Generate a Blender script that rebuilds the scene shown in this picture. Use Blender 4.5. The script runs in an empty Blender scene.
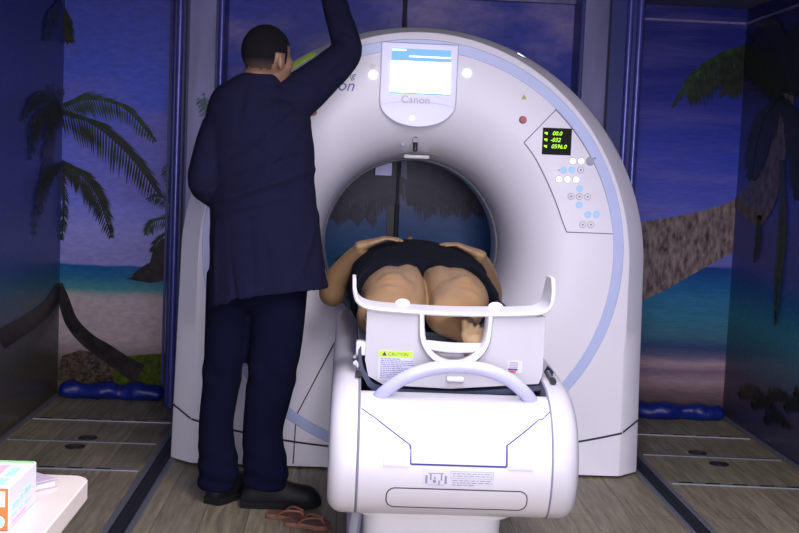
import bpy, bmesh, math, random
from mathutils import Vector as V, Matrix, noise
random.seed(7)
S = bpy.context.scene
COL = S.collection
rad = math.radians
# ---------------------------------------------------------------- camera
F = 1230.0
YAW, PITCH, ROLL, CAMH = rad(2.49), rad(4.72), rad(2.4), 1.25
_f = V((math.sin(YAW)*math.cos(PITCH), math.cos(YAW)*math.cos(PITCH), -math.sin(PITCH)))
_r0 = V((math.cos(YAW), -math.sin(YAW), 0)); _u0 = _r0.cross(_f)
_r = _r0*math.cos(ROLL)+_u0*math.sin(ROLL); _u = -_r0*math.sin(ROLL)+_u0*math.cos(ROLL)
cd = bpy.data.cameras.new('camera'); cam = bpy.data.objects.new('camera', cd); COL.objects.link(cam)
cd.sensor_width = 36; cd.lens = 36*F/799; cd.clip_start = 0.05; cd.clip_end = 60
cam.matrix_world = Matrix(((_r.x, _u.x, -_f.x, 0), (_r.y, _u.y, -_f.y, 0), (_r.z, _u.z, -_f.z, CAMH), (0, 0, 0, 1)))
S.camera = cam
C0 = V((0, 0, CAMH))
def ray(x, y): return _f+_r*((x-399.5)/F)-_u*((y-266.5)/F)
def at(x, y, Y):
    d = ray(x, y); return C0+d*(Y/d.y)
def atX(x, y, X):
    d = ray(x, y); return C0+d*(X/d.x)
def atZ(x, y, Z=0):
    d = ray(x, y); return C0+d*((Z-CAMH)/d.z)
# ---------------------------------------------------------------- exposure, world, big lights
S.view_settings.view_transform = 'Standard'; S.view_settings.look = 'None'
S.view_settings.gamma = 1; S.view_settings.use_curve_mapping = False
S.view_settings.exposure = 0.0
w = bpy.data.worlds.new('world'); S.world = w; w.use_nodes = True
w.node_tree.nodes['Background'].inputs[0].default_value = (0.30, 0.32, 0.9, 1)
w.node_tree.nodes['Background'].inputs[1].default_value = 0.02
def area(name, loc, sx, sy, power, col, rot=(0, 0, 0), spread=180):
    l = bpy.data.lights.new(name, 'AREA'); l.shape = 'RECTANGLE'; l.size = sx; l.size_y = sy
    l.energy = power; l.color = col; l.spread = rad(spread)
    o = bpy.data.objects.new(name, l); COL.objects.link(o); o.location = loc; o.rotation_euler = rot
    return o
CEIL = 2.12
area('ceiling_lamp_couch', (0.40, 2.75, CEIL-0.03), 0.5, 0.9, 30, (0.92, 0.89, 1.0))
area('ceiling_fill_camera', (0.45, 1.2, CEIL-0.03), 0.9, 1.2, 68, (0.92, 0.89, 1.0))  # fill light added on the ceiling at the camera end
area('front_fill', (0.275, -1.48, 1.30), 2.2, 1.3, 150, (0.92, 0.89, 1.0), rot=(rad(90), 0, 0))  # unseen fill light added on the wall behind the camera
# ---------------------------------------------------------------- materials
MATS = {}
def nt(name):
    m = bpy.data.materials.new(name); m.use_nodes = True; MATS[name] = m
    return m, m.node_tree, m.node_tree.nodes['Principled BSDF']
def N(t, typ, **k):
    n = t.nodes.new(typ)
    for a, b in k.items(): setattr(n, a, b)
    return n
def mat(name, col, rough=0.5, metal=0.0, var=0.06, scale=14, bump=0.0, bscale=120, emit=None, es=0, coat=0, sss=0, spec=None, stretch=(1, 1, 1)):
    m, t, b = nt(name)
    tc = N(t, 'ShaderNodeTexCoord'); mp = N(t, 'ShaderNodeMapping'); mp.inputs['Scale'].default_value = stretch
    t.links.new(tc.outputs['Object'], mp.inputs[0])
    nz = N(t, 'ShaderNodeTexNoise'); nz.inputs['Scale'].default_value = scale; nz.inputs['Detail'].default_value = 4
    t.links.new(mp.outputs[0], nz.inputs['Vector'])
    r = N(t, 'ShaderNodeValToRGB')
    r.color_ramp.elements[0].position = .3; r.color_ramp.elements[1].position = .7
    r.color_ramp.elements[0].color = [c*(1-var) for c in col]+[1]; r.color_ramp.elements[1].color = [min(1, c*(1+var)) for c in col]+[1]
    t.links.new(nz.outputs['Fac'], r.inputs[0]); t.links.new(r.outputs[0], b.inputs['Base Color'])
    b.inputs['Roughness'].default_value = rough; b.inputs['Metallic'].default_value = metal
    if coat: b.inputs['Coat Weight'].default_value = coat
    if spec is not None: b.inputs['Specular IOR Level'].default_value = spec
    if sss: b.inputs['Subsurface Weight'].default_value = sss; b.inputs['Subsurface Radius'].default_value = (.02, .008, .004); b.inputs['Subsurface Scale'].default_value = .6
    if emit: b.inputs['Emission Color'].default_value = (*emit, 1); b.inputs['Emission Strength'].default_value = es
    if bump:
        n2 = N(t, 'ShaderNodeTexNoise'); n2.inputs['Scale'].default_value = bscale; n2.inputs['Detail'].default_value = 3
        t.links.new(mp.outputs[0], n2.inputs['Vector'])
        bp = N(t, 'ShaderNodeBump'); bp.inputs['Strength'].default_value = bump; bp.inputs['Distance'].default_value = .01
        t.links.new(n2.outputs['Fac'], bp.inputs['Height']); t.links.new(bp.outputs[0], b.inputs['Normal'])
    return m
GANTRY = mat('gantry_plastic', (.84, .80, .87), .42, var=.015, scale=3)
RING = mat('blue_ring_plastic', (.50, .55, .82), .4, var=.02)
SEAM = mat('dark_seam', (.03, .03, .05), .8)
GSEAM = mat('grey_seam', (.16, .16, .22), .8)
BEZEL = mat('lavender_bezel', (.60, .58, .80), .25, var=.02)
BLACK = mat('black_plastic', (.012, .012, .016), .35)
GREYP = mat('grey_plastic', (.35, .35, .42), .45)
COUCH = mat('couch_plastic', (.53, .505, .54), .38, var=.015, scale=4)
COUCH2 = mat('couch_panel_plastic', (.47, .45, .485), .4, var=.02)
WHITE = mat('white_plastic', (.66, .64, .68), .35, var=.01)
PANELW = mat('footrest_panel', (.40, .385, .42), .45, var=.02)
LAV = mat('lavender_grip', (.42, .42, .62), .35, var=.02)
NAVYTRAY = mat('navy_tray', (.022, .028, .065), .5)
STEEL = mat('steel', (.55, .55, .6), .3, metal=1)
PAPER = mat('label_paper', (.50, .49, .54), .6, var=.02)
PRINT = mat('print_grey', (.22, .21, .28), .7)
LIME = mat('lime_label', (.42, .65, .03), .5, emit=(.5, .9, .02), es=.0)
RED = mat('red_button', (.45, .02, .04), .35)
SKIN = mat('skin', (.29, .17, .085), .5, var=.10, scale=9, bump=.15, bscale=60, sss=.12)
SKINM = mat('skin_man', (.22, .12, .075), .5, var=.08, scale=9, sss=.1)
NAILS = mat('nails', (.62, .40, .30), .3)
HAIR = mat('hair_black', (.012, .010, .010), .8, bump=.8, bscale=260, var=.4, scale=90)
COAT = mat('navy_coat', (.010, .010, .030), 1.0, spec=.12, var=.10, scale=30, bump=.25, bscale=350)
TROUS = mat('navy_trousers', (.0035, .0045, .019), 1.0, spec=.12, var=.12, scale=30, bump=.25, bscale=350)
BLKCLOTH = mat('black_cloth', (.006, .0065, .013), 1.0, spec=.12, var=.2, scale=40, bump=.3, bscale=300)
SHOE = mat('shoe_leather', (.006, .006, .008), .6, spec=.25, bump=.1, bscale=90)
SOLE = mat('shoe_sole', (.008, .008, .009), .8, spec=.2)
FLIP = mat('brown_foam', (.19, .085, .055), .7, var=.15, scale=50)
FLIPS = mat('brown_strap', (.27, .10, .05), .45)
ALU = mat('aluminium', (.42, .42, .45), .35, metal=.7)
ALUD = mat('dull_aluminium', (.22, .22, .25), .45, metal=.5)
CHAN = mat('black_channel', (.012, .012, .014), .5)
TARP = mat('blue_tarp', (.004, .014, .17), .45, var=.25, scale=20, bump=.4, bscale=25)
TABLE = mat('table_laminate', (.47, .41, .37), .4, var=.02)
CARD = mat('white_card', (.52, .49, .57), .5, var=.02)
ORANGE = mat('orange_print', (.75, .12, .015), .5)
GREENP = mat('green_print', (.22, .45, .18), .5)
TEALP = mat('teal_print', (.30, .50, .50), .5)
PINKP = mat('pink_print', (.58, .32, .42), .5)
NAVYP = mat('navy_print', (.03, .03, .2), .5)
PHONE = mat('mauve_cover', (.33, .26, .31), .45)
def emitm(name, col, s):
    m, t, b = nt(name); b.inputs['Base Color'].default_value = (*[c*.3 for c in col], 1)
    b.inputs['Emission Color'].default_value = (*col, 1); b.inputs['Emission Strength'].default_value = s; return m
SCRW = emitm('screen_white', (.92, .97, 1), 2.2)
SCRB = emitm('screen_blue', (.16, .42, 1), 1.0)
LEDG = emitm('led_green', (.45, 1, .03), 1.6)
LEDW = emitm('lamp_white', (1, .95, .95), 1.5)
LEDWARM = emitm('lamp_warm', (1, .93, .78), 1.6)
LEDGR = emitm('lamp_pale_green', (.85, 1, .8), 1.5)
LEDB = emitm('lamp_blue', (.30, .50, 1), 1.0)
LAMPM = emitm('lamp_diffuser', (.95, .93, 1), 3.0)

def wallmat(name, stops, cloud=.5, rough=.25, z0=0, z1=2.2, cloudcol=(.30, .22, .50), sat=1, czone=(0.9, 2.2), nscale=(1.5, 1.5, 4)):
    """print of sky, sea and sand: colour bands by height with clouds"""
    m, t, b = nt(name)
    tc = N(t, 'ShaderNodeTexCoord'); sp = N(t, 'ShaderNodeSeparateXYZ'); t.links.new(tc.outputs['Object'], sp.inputs[0])
    nz0 = N(t, 'ShaderNodeTexNoise'); nz0.inputs['Scale'].default_value = 3; t.links.new(tc.outputs['Object'], nz0.inputs['Vector'])
    ad = N(t, 'ShaderNodeMath', operation='MULTIPLY_ADD'); t.links.new(nz0.outputs['Fac'], ad.inputs[0]); ad.inputs[1].default_value = .05; t.links.new(sp.outputs['Z'], ad.inputs[2])
    mr = N(t, 'ShaderNodeMapRange'); t.links.new(ad.outputs[0], mr.inputs[0]); mr.inputs[1].default_value = z0+.025; mr.inputs[2].default_value = z1+.025
    r = N(t, 'ShaderNodeValToRGB'); t.links.new(mr.outputs[0], r.inputs[0])
    el = r.color_ramp.elements
    el[0].position = (stops[0][0]-z0)/(z1-z0); el[0].color = (*stops[0][1], 1); el[1].position = min(1, (stops[-1][0]-z0)/(z1-z0)); el[1].color = (*stops[-1][1], 1)
    for z, c in stops[1:-1]:
        e = el.new((z-z0)/(z1-z0)); e.color = (*c, 1)
    mp = N(t, 'ShaderNodeMapping'); mp.inputs['Scale'].default_value = nscale; t.links.new(tc.outputs['Object'], mp.inputs[0])
    nz = N(t, 'ShaderNodeTexNoise'); nz.inputs['Scale'].default_value = 1.1; nz.inputs['Detail'].default_value = 6; t.links.new(mp.outputs[0], nz.inputs['Vector'])
    cr = N(t, 'ShaderNodeValToRGB'); t.links.new(nz.outputs['Fac'], cr.inputs[0]); cr.color_ramp.elements[0].position = .46; cr.color_ramp.elements[1].position = .68
    zr = N(t, 'ShaderNodeMapRange'); t.links.new(sp.outputs['Z'], zr.inputs[0]); zr.inputs[1].default_value = czone[0]; zr.inputs[2].default_value = czone[0]+.05
    mu = N(t, 'ShaderNodeMath', operation='MULTIPLY'); t.links.new(cr.outputs[0], mu.inputs[0]); t.links.new(zr.outputs[0], mu.inputs[1])
    m2 = N(t, 'ShaderNodeMath', operation='MULTIPLY'); t.links.new(mu.outputs[0], m2.inputs[0]); m2.inputs[1].default_value = cloud
    mx = N(t, 'ShaderNodeMixRGB'); t.links.new(m2.outputs[0], mx.inputs[0]); t.links.new(r.outputs[0], mx.inputs[1]); mx.inputs[2].default_value = (*cloudcol, 1)
    # fine mottling
    n3 = N(t, 'ShaderNodeTexNoise'); n3.inputs['Scale'].default_value = 14; n3.inputs['Detail'].default_value = 6; t.links.new(mp.outputs[0], n3.inputs['Vector'])
    m3 = N(t, 'ShaderNodeMixRGB', blend_type='OVERLAY'); m3.inputs[0].default_value = .35; t.links.new(mx.outputs[0], m3.inputs[1]); t.links.new(n3.outputs['Fac'], m3.inputs[2])
    t.links.new(m3.outputs[0], b.inputs['Base Color']); b.inputs['Roughness'].default_value = max(rough, .3); b.inputs['Specular IOR Level'].default_value = .12
    return m
MUR_L = wallmat('print_beach_left', [(0, (.10, .09, .05)), (.16, (.10, .085, .06)), (.22, (.20, .17, .16)), (.30, (.40, .32, .34)), (.50, (.46, .38, .41)), (.53, (.26, .32, .30)), (.55, (.07, .25, .28)), (.61, (.02, .14, .27)), (.672, (.010, .09, .30)), (.68, (.26, .25, .58)), (.85, (.28, .27, .66)), (1.05, (.15, .18, .70)), (1.5, (.075, .11, .58)), (2.2, (.055, .055, .27))], cloud=.45, cloudcol=(.22, .15, .36), czone=(.68, 2.2))
MUR_R = wallmat('print_sea_right', [(0, (.03, .03, .05)), (.12, (.14, .09, .10)), (.18, (.30, .20, .23)), (.23, (.18, .12, .18)), (.27, (.36, .25, .30)), (.31, (.10, .10, .18)), (.36, (.03, .06, .15)), (.42, (.05, .13, .20)), (.52, (.035, .16, .25)), (.62, (.025, .14, .28)), (.70, (.012, .09, .26)), (.785, (.010, .045, .21)), (.795, (.13, .14, .44)), (1.0, (.12, .13, .52)), (1.3, (.045, .065, .44)), (1.7, (.018, .025, .23)), (2.2, (.014, .016, .12))], cloud=.25, cloudcol=(.20, .15, .42), czone=(.80, 2.2), nscale=(1, 1, 9))
MUR_C = wallmat('print_sky_centre', [(0, (.03, .03, .05)), (.6, (.02, .07, .12)), (.85, (.018, .085, .24)), (1.02, (.02, .055, .20)), (1.12, (.06, .05, .13)), (1.4, (.07, .07, .24)), (1.7, (.045, .06, .38)), (2.2, (.04, .05, .32))], cloud=.8, cloudcol=(.30, .23, .42), czone=(1.0, 2.2), nscale=(1.6, 1, 3))
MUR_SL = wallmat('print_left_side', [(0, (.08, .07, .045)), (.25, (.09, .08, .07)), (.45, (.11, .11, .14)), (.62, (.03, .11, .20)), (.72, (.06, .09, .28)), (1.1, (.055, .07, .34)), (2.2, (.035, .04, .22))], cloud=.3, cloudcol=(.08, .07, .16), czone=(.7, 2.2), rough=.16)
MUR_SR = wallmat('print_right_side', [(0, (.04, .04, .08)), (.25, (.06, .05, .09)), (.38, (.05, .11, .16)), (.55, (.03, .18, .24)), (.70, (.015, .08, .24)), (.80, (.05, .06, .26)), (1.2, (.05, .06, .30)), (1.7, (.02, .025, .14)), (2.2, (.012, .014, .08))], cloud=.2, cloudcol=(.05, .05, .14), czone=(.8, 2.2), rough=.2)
LEAF = mat('print_leaf_green', (.020, .038, .020), .3, var=.5, scale=30, spec=.12)
LEAFD = mat('print_or_reflection_leaf_dark', (.012, .018, .012), .3, var=.5, scale=30, spec=.12)
LEAFP = mat('print_leaf_purple', (.022, .020, .045), .35, var=.4, scale=20, spec=.12)
TRUNK = mat('print_trunk', (.16, .12, .12), .3, var=.75, scale=22, stretch=(2.2, 1, .8), spec=.12)
TRUNKD = mat('print_trunk_dark', (.022, .018, .020), .3, var=.5, scale=20, spec=.12)
ROCK = mat('print_rock', (.022, .018, .024), .3, var=.6, scale=30, spec=.12)
GRASS = mat('print_grass', (.05, .07, .008), .3, var=.6, scale=40, spec=.12)
DEBRIS = mat('print_debris', (.06, .045, .035), .3, var=.8, scale=60, spec=.12)
WHITEPR = mat('pale_column', (.22, .20, .28), .3, var=.5, scale=60)
COLM = mat('column_blue', (.030, .035, .17), .35, metal=.0, spec=.25, var=.3, scale=2, stretch=(1, 1, .4))
COLG = mat('column_grey_violet', (.15, .14, .28), .3, metal=.1, spec=.3, var=.35, scale=2.5, stretch=(3, 1, .6))
TUBEM = mat('column_edge', (.07, .075, .34), .28, metal=.2, spec=.5, var=.15)
DARKGAP = mat('door_gap', (.008, .008, .02), .7)
CEILM = mat('ceiling_panel', (.10, .10, .15), .5)
WALLP = mat('wall_plain', (.16, .16, .24), .6)
LIP = mat('bore_lip', (.30, .31, .42), .35)
LINING = mat('bore_lining', (.30, .30, .38), .35)
# wood floor
m, t, b = nt('floor_wood'); FLOORM = m
tc = N(t, 'ShaderNodeTexCoord'); mp = N(t, 'ShaderNodeMapping'); mp.inputs['Rotation'].default_value = (0, 0, rad(90))
t.links.new(tc.outputs['Object'], mp.inputs[0])
br = N(t, 'ShaderNodeTexBrick'); br.inputs['Scale'].default_value = 1; br.inputs['Brick Width'].default_value = 1.1; br.inputs['Row Height'].default_value = .155
br.inputs['Mortar Size'].default_value = .0012; br.inputs['Color1'].default_value = (.42, .37, .25, 1); br.inputs['Color2'].default_value = (.32, .28, .19, 1); br.inputs['Mortar'].default_value = (.07, .06, .05, 1)
t.links.new(mp.outputs[0], br.inputs['Vector'])
mp2 = N(t, 'ShaderNodeMapping'); mp2.inputs['Scale'].default_value = (22, 1.6, 1); t.links.new(tc.outputs['Object'], mp2.inputs[0])
nz = N(t, 'ShaderNodeTexNoise'); nz.inputs['Scale'].default_value = 2.2; nz.inputs['Detail'].default_value = 8; nz.inputs['Roughness'].default_value = .65; t.links.new(mp2.outputs[0], nz.inputs['Vector'])
cr = N(t, 'ShaderNodeValToRGB'); cr.color_ramp.elements[0].position = .32; cr.color_ramp.elements[0].color = (.36, .34, .33, 1); cr.color_ramp.elements[1].position = .7; cr.color_ramp.elements[1].color = (1.0, .98, .95, 1)
t.links.new(nz.outputs['Fac'], cr.inputs[0])
mx = N(t, 'ShaderNodeMixRGB', blend_type='MULTIPLY'); mx.inputs[0].default_value = .9; t.links.new(br.outputs['Color'], mx.inputs[1]); t.links.new(cr.outputs[0], mx.inputs[2])
t.links.new(mx.outputs[0], b.inputs['Base Color']); b.inputs['Roughness'].default_value = .5; b.inputs['Specular IOR Level'].default_value = .3
# ---------------------------------------------------------------- mesh helpers
def obj(name, bm, m, parent=None, smooth=True, kind=None, label=None, ang=.6, origin=None):
    off = V((0, 0, 0))
    if parent is not None: off = V(parent['_w'])
    elif origin is not None: off = V(origin)
    bmesh.ops.recalc_face_normals(bm, faces=bm.faces)
    if smooth:
        for f in bm.faces: f.smooth = True
        for e in bm.edges:
            if len(e.link_faces) == 2 and e.calc_face_angle(0) > ang: e.smooth = False
    if off.length: bmesh.ops.translate(bm, verts=bm.verts, vec=-off)
    me = bpy.data.meshes.new(name); bm.to_mesh(me); bm.free()
    for x in (m if isinstance(m, (list, tuple)) else [m]): me.materials.append(x)
    o = bpy.data.objects.new(name, me); COL.objects.link(o)
    if parent is not None: o.parent = parent
    elif origin is not None: o.location = off
    o['_w'] = tuple(off)
    if kind: o['kind'] = kind
    if label: o['label'] = label
    return o
def tag(o, label, cat, group=None):
    o['label'] = label; o['category'] = cat
    if group: o['group'] = group
    return o
def thing(name, loc, label, cat, group=None):
    o = bpy.data.objects.new(name, None); COL.objects.link(o); o.location = loc; o.empty_display_size = .1
    o['_w'] = tuple(loc); return tag(o, label, cat, group)
def box(bm, c, s, rot=None, bevel=0, mi=0, seg=2):
    r = bmesh.ops.create_cube(bm, size=1); vs = r['verts']
    bmesh.ops.scale(bm, verts=vs, vec=s)
    fs = set(f for v in vs for f in v.link_faces)
    if bevel:
        es = list(set(e for v in vs for e in v.link_edges))
        q = bmesh.ops.bevel(bm, geom=es, offset=bevel, segments=seg, affect='EDGES', profile=.5)
        vs = list(set(v for f in q['faces'] for v in f.verts) | set(v for v in vs if v.is_valid)); 
        fs = set(f for v in vs for f in v.link_faces)
    for f in fs: f.material_index = mi
    M = Matrix.Translation(V(c))
    if rot is not None: M = M @ rot
    bmesh.ops.transform(bm, matrix=M, verts=vs)
def BX(c, s, **k):
    bm = bmesh.new(); box(bm, c, s, **k); return bm
def cyl(bm, a, b_, r, r2=None, seg=24, mi=0):
    a, b_ = V(a), V(b_); d = b_-a; L = d.length
    q = bmesh.ops.create_cone(bm, cap_ends=True, segments=seg, radius1=r, radius2=r if r2 is None else r2, depth=L)
    M = Matrix.Translation((a+b_)/2) @ d.to_track_quat('Z', 'Y').to_matrix().to_4x4()
    for v in q['verts']:
        for f in v.link_faces: f.material_index = mi
    bmesh.ops.transform(bm, matrix=M, verts=q['verts'])
def CY(*a, **k):
    bm = bmesh.new(); cyl(bm, *a, **k); return bm
def poly(bm, pts, mi=0):
    f = bm.faces.new([bm.verts.new(p) for p in pts]); f.material_index = mi; return f
def catmull(P, n):
    P = [V(p) if not isinstance(p, tuple) or len(p) == 3 else V((*p, 0)) for p in P]; out = []
    Q = [P[0]*2-P[1]]+P+[P[-1]*2-P[-2]]
    for i in range(len(P)-1):
        a, b2, c, d = Q[i:i+4]
        for k in range(n):
            t_ = k/n
            out.append(.5*((2*b2)+(c-a)*t_+(2*a-5*b2+4*c-d)*t_*t_+(3*b2-a-3*c+d)*t_**3))
    out.append(P[-1]); return out
def loft(bm, rings, closed=True, caps=True, mi=0):
    R_ = [[bm.verts.new(p) for p in r] for r in rings]
    n = len(R_[0])
    for a, b2 in zip(R_[:-1], R_[1:]):
        for i in range(n if closed else n-1):
            j = (i+1) % n; f = bm.faces.new((a[i], a[j], b2[j], b2[i])); f.material_index = mi
    if caps:
        bm.faces.new(R_[0][::-1]).material_index = mi; bm.faces.new(R_[-1]).material_index = mi
    return R_
def limb(bm, pts, ref=(1, 0, 0), n=20, sub=4, round_=.7):
    """pts: (pos, a, b): a radius along ref side, b along the other; rounded ends, smooth path"""
    pos = catmull([V(p[0]) for p in pts], sub)
    ra = catmull([(p[1], p[2], 0) for p in pts], sub)
    rings = []; ref = V(ref)
    L = len(pos)
    for i, p in enumerate(pos):
        t_ = (pos[min(i+1, L-1)]-pos[max(i-1, 0)]).normalized()
        s = (ref-t_*ref.dot(t_))
        s = s.normalized() if s.length > 1e-4 else t_.orthogonal().normalized()
        u2 = t_.cross(s)
        def ring(c, k, s=s, u2=u2, i=i): return [c+s*(math.cos(2*math.pi*j/n)*ra[i].x*k)+u2*(math.sin(2*math.pi*j/n)*ra[i].y*k) for j in range(n)]
        if i == 0 and round_:
            m_ = (ra[0].x+ra[0].y)/2*round_
            for q in (85, 60, 30): rings.append(ring(p-t_*m_*math.sin(rad(q)), math.cos(rad(q))))
        rings.append(ring(p, 1))
        if i == L-1 and round_:
            m_ = (ra[i].x+ra[i].y)/2*round_
            for q in (30, 60, 85): rings.append(ring(p+t_*m_*math.sin(rad(q)), math.cos(rad(q))))
    loft(bm, rings)
def tube(bm, pts, r, n=10, sub=6, mi=0, closed_caps=True):
    P = catmull([V(p) for p in pts], sub) if sub > 1 else [V(p) for p in pts]
    rings = []; prev = None
    for i, p in enumerate(P):
        t_ = (P[min(i+1, len(P)-1)]-P[max(i-1, 0)]).normalized()
        s = t_.orthogonal().normalized() if prev is None else (prev-t_*prev.dot(t_)).normalized()
        prev = s; u2 = t_.cross(s)
        rings.append([p+s*math.cos(2*math.pi*j/n)*r+u2*math.sin(2*math.pi*j/n)*r for j in range(n)])
    loft(bm, rings, mi=mi)
def ball(bm, c, r, rot=None, seg=24):
    q = bmesh.ops.create_uvsphere(bm, u_segments=seg, v_segments=seg//2, radius=1)
    M = Matrix.Translation(V(c)) @ (rot if rot is not None else Matrix.Identity(4)) @ Matrix.Diagonal((*r, 1))
    bmesh.ops.transform(bm, matrix=M, verts=q['verts']); return q['verts']
def remesh(bm, vox, it=4):
    me = bpy.data.meshes.new('tmp'); bm.to_mesh(me); bm.free()
    o = bpy.data.objects.new('tmp', me); COL.objects.link(o)
    md = o.modifiers.new('r', 'REMESH'); md.mode = 'VOXEL'; md.voxel_size = vox
    sm = o.modifiers.new('s', 'SMOOTH'); sm.iterations = it; sm.factor = .5
    dg = bpy.context.evaluated_depsgraph_get(); m2 = bpy.data.meshes.new_from_object(o.evaluated_get(dg))
    bpy.data.objects.remove(o); bpy.data.meshes.remove(me)
    b2 = bmesh.new(); b2.from_mesh(m2); bpy.data.meshes.remove(m2); return b2
def text_bm(s, size, M, ext=.0006, shear=0, space=1, align='LEFT'):
    c = bpy.data.curves.new('t', 'FONT'); c.body = s; c.size = size; c.extrude = ext; c.shear = shear; c.space_character = space; c.align_x = align
    o = bpy.data.objects.new('t', c); COL.objects.link(o)
    dg = bpy.context.evaluated_depsgraph_get(); me = bpy.data.meshes.new_from_object(o.evaluated_get(dg))
    bpy.data.objects.remove(o); b2 = bmesh.new(); b2.from_mesh(me); bpy.data.meshes.remove(me)
    bmesh.ops.transform(b2, matrix=M, verts=b2.verts); return b2
FACE = Matrix(((1, 0, 0, 0), (0, 0, 1, 0), (0, 1, 0, 0), (0, 0, 0, 1)))   # xy text plane -> xz wall plane, seen from -Y
FACE = Matrix.Rotation(rad(90), 4, 'X')
def join(*bms):
    b0 = bms[0]
    for x in bms[1:]:
        me = bpy.data.meshes.new('j'); x.to_mesh(me); x.free(); b0.from_mesh(me); bpy.data.meshes.remove(me)
    return b0
# ================================================================ ROOM
XL, XR, YB, YF = -1.46, 2.01, 6.33, -1.6
def st(name, bm, m, **k): return obj(name, bm, m, kind='structure', **k)
floor = st('floor', BX((.275, 2.4, -.03), (3.9, 8.4, .06)), FLOORM, smooth=False)
st('ceiling', BX((.275, 2.4, CEIL+.03), (3.9, 8.4, .06)), CEILM, smooth=False)
wb = st('wall_back', BX((.275, YB+.04, 1.06), (3.6, .08, 2.12)), WALLP, smooth=False)
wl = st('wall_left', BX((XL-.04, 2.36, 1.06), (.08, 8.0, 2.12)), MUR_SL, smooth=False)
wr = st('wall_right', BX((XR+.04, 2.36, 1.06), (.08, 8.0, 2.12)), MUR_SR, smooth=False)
st('wall_front', BX((.275, YF-.04, 1.06), (3.6, .08, 2.12)), WALLP, smooth=False)
# --- printed murals and a drawn reflection: layered sheets on the walls
class Sheet:
    def __init__(s, mats): s.bm = bmesh.new(); s.mats = mats; s.k = 0
    def p(s, px, mi, f, d):      # polygon of photo-plane points mapped to the wall by f(x,y)
        s.k += 1
        pts = [f(x, y) for x, y in px]; pts = [q+d*(.0004*s.k) for q in pts]
        try: poly(s.bm, pts, mi)
        except ValueError: pass
def frond(sh, path, leng, mi, f, d, droop=(0, 1), n=34, w=2.2, both=True, taper=.35):
    P = catmull([(x, y, 0) for x, y in path], 12); L = len(P)
    sh.k += 1
    for i in range(L-1):
        a, b2 = P[i], P[i+1]; t_ = (b2-a).normalized(); nn = V((-t_.y, t_.x, 0)); q = w*(1-i/L)*.7+.4
        poly(sh.bm, [f(a.x+nn.x*q, a.y+nn.y*q)+d*.0004*sh.k, f(b2.x+nn.x*q, b2.y+nn.y*q)+d*.0004*sh.k, f(b2.x-nn.x*q, b2.y-nn.y*q)+d*.0004*sh.k, f(a.x-nn.x*q, a.y-nn.y*q)+d*.0004*sh.k], mi)
    for k in range(n):
        u_ = (k+.5)/n; i = min(int(u_*(L-1)), L-2); a = P[i]; t_ = (P[i+1]-P[i]).normalized()
        for sgn in ((1, -1) if both else (1,)):
            nn = V((-t_.y, t_.x, 0))*sgn
            ll = 1.08*leng*(math.sin(math.pi*min(1, u_*.8+.18))**.6)*random.uniform(.8, 1.12)
            dr = (nn*.75+t_*.55+V((droop[0], droop[1], 0))*.75).normalized()
            tip = a+dr*ll; s2 = V((-dr.y, dr.x, 0))*w*random.uniform(.5, .95)*.46
            mid = a+dr*ll*.5
            dd = d*(.0004*sh.k+.00003*k)
            poly(sh.bm, [f(a.x-s2.x*.5, a.y-s2.y*.5)+dd, f(mid.x-s2.x, mid.y-s2.y)+dd, f(tip.x, tip.y)+dd, f(mid.x+s2.x, mid.y+s2.y)+dd, f(a.x+s2.x*.5, a.y+s2.y*.5)+dd], mi)
fB = lambda x, y: at(x, y, YB-.004)
dB = V((0, -1, 0))
def rect(sh, x0, x1, z0, z1, mi, y=YB-.004):
    poly(sh.bm, [(x0, y, z0), (x1, y, z0), (x1, y, z1), (x0, y, z1)], mi)
# left alcove print
sh = Sheet([MUR_L, LEAF, LEAFD, TRUNKD, ROCK, GRASS, DEBRIS])
rect(sh, XL, -.60, 0, 2.12, 0)
rock = [(131, 276), (140, 268), (150, 262), (153, 250), (160, 240), (168, 236), (180, 228), (186, 286), (160, 281)]
sh.p(rock, 4, fB, dB)
sh.p([(126, 279), (136, 275), (150, 277), (165, 281), (150, 283)], 4, fB, dB)
frond(sh, [(178, 212), (168, 200), (158, 196), (147, 199)], 12, 2, fB, dB, n=16)
frond(sh, [(180, 222), (166, 218), (152, 222), (146, 234)], 14, 1, fB, dB, n=18)
frond(sh, [(180, 232), (170, 232), (158, 240), (152, 252)], 13, 2, fB, dB, n=16)
frond(sh, [(180, 180), (172, 174), (164, 166)], 14, 2, fB, dB, n=14)
sh.p([(163, 240), (165, 240), (166, 262), (164, 262)], 2, fB, dB)
sh.p([(62, 356), (80, 350), (105, 354), (118, 366), (128, 378), (100, 384), (56, 380)], 6, fB, dB)
sh.p([(115, 364), (126, 356), (150, 354), (186, 353), (186, 384), (118, 384), (113, 376)], 5, fB, dB)
tr = catmull([(58, 284, 0), (64, 300, 0), (72, 322, 0), (88, 340, 0), (106, 352, 0), (126, 366, 0), (140, 374, 0)], 5)
tw = [6+.5*i*.45 for i in range(len(tr))]
L_ = []; R2 = []
for i, p in enumerate(tr):
    t_ = (tr[min(i+1, len(tr)-1)]-tr[max(i-1, 0)]).normalized(); L_.append((p.x-t_.y*tw[i]*.8, p.y+t_.x*tw[i]*.8)); R2.append((p.x+t_.y*tw[i]*.8, p.y-t_.x*tw[i]*.8))
sh.k += 1
for i in range(len(tr)-1):
    poly(sh.bm, [fB(*L_[i])+dB*.0004*sh.k, fB(*L_[i+1])+dB*.0004*sh.k, fB(*R2[i+1])+dB*.0004*sh.k, fB(*R2[i])+dB*.0004*sh.k], 3)
frond(sh, [(62, 106), (90, 98), (125, 108), (156, 142)], 22, 1, fB, dB, n=40, w=3)
frond(sh, [(62, 112), (95, 124), (130, 155), (160, 196)], 32, 2, fB, dB, n=50, w=3.2)
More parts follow.
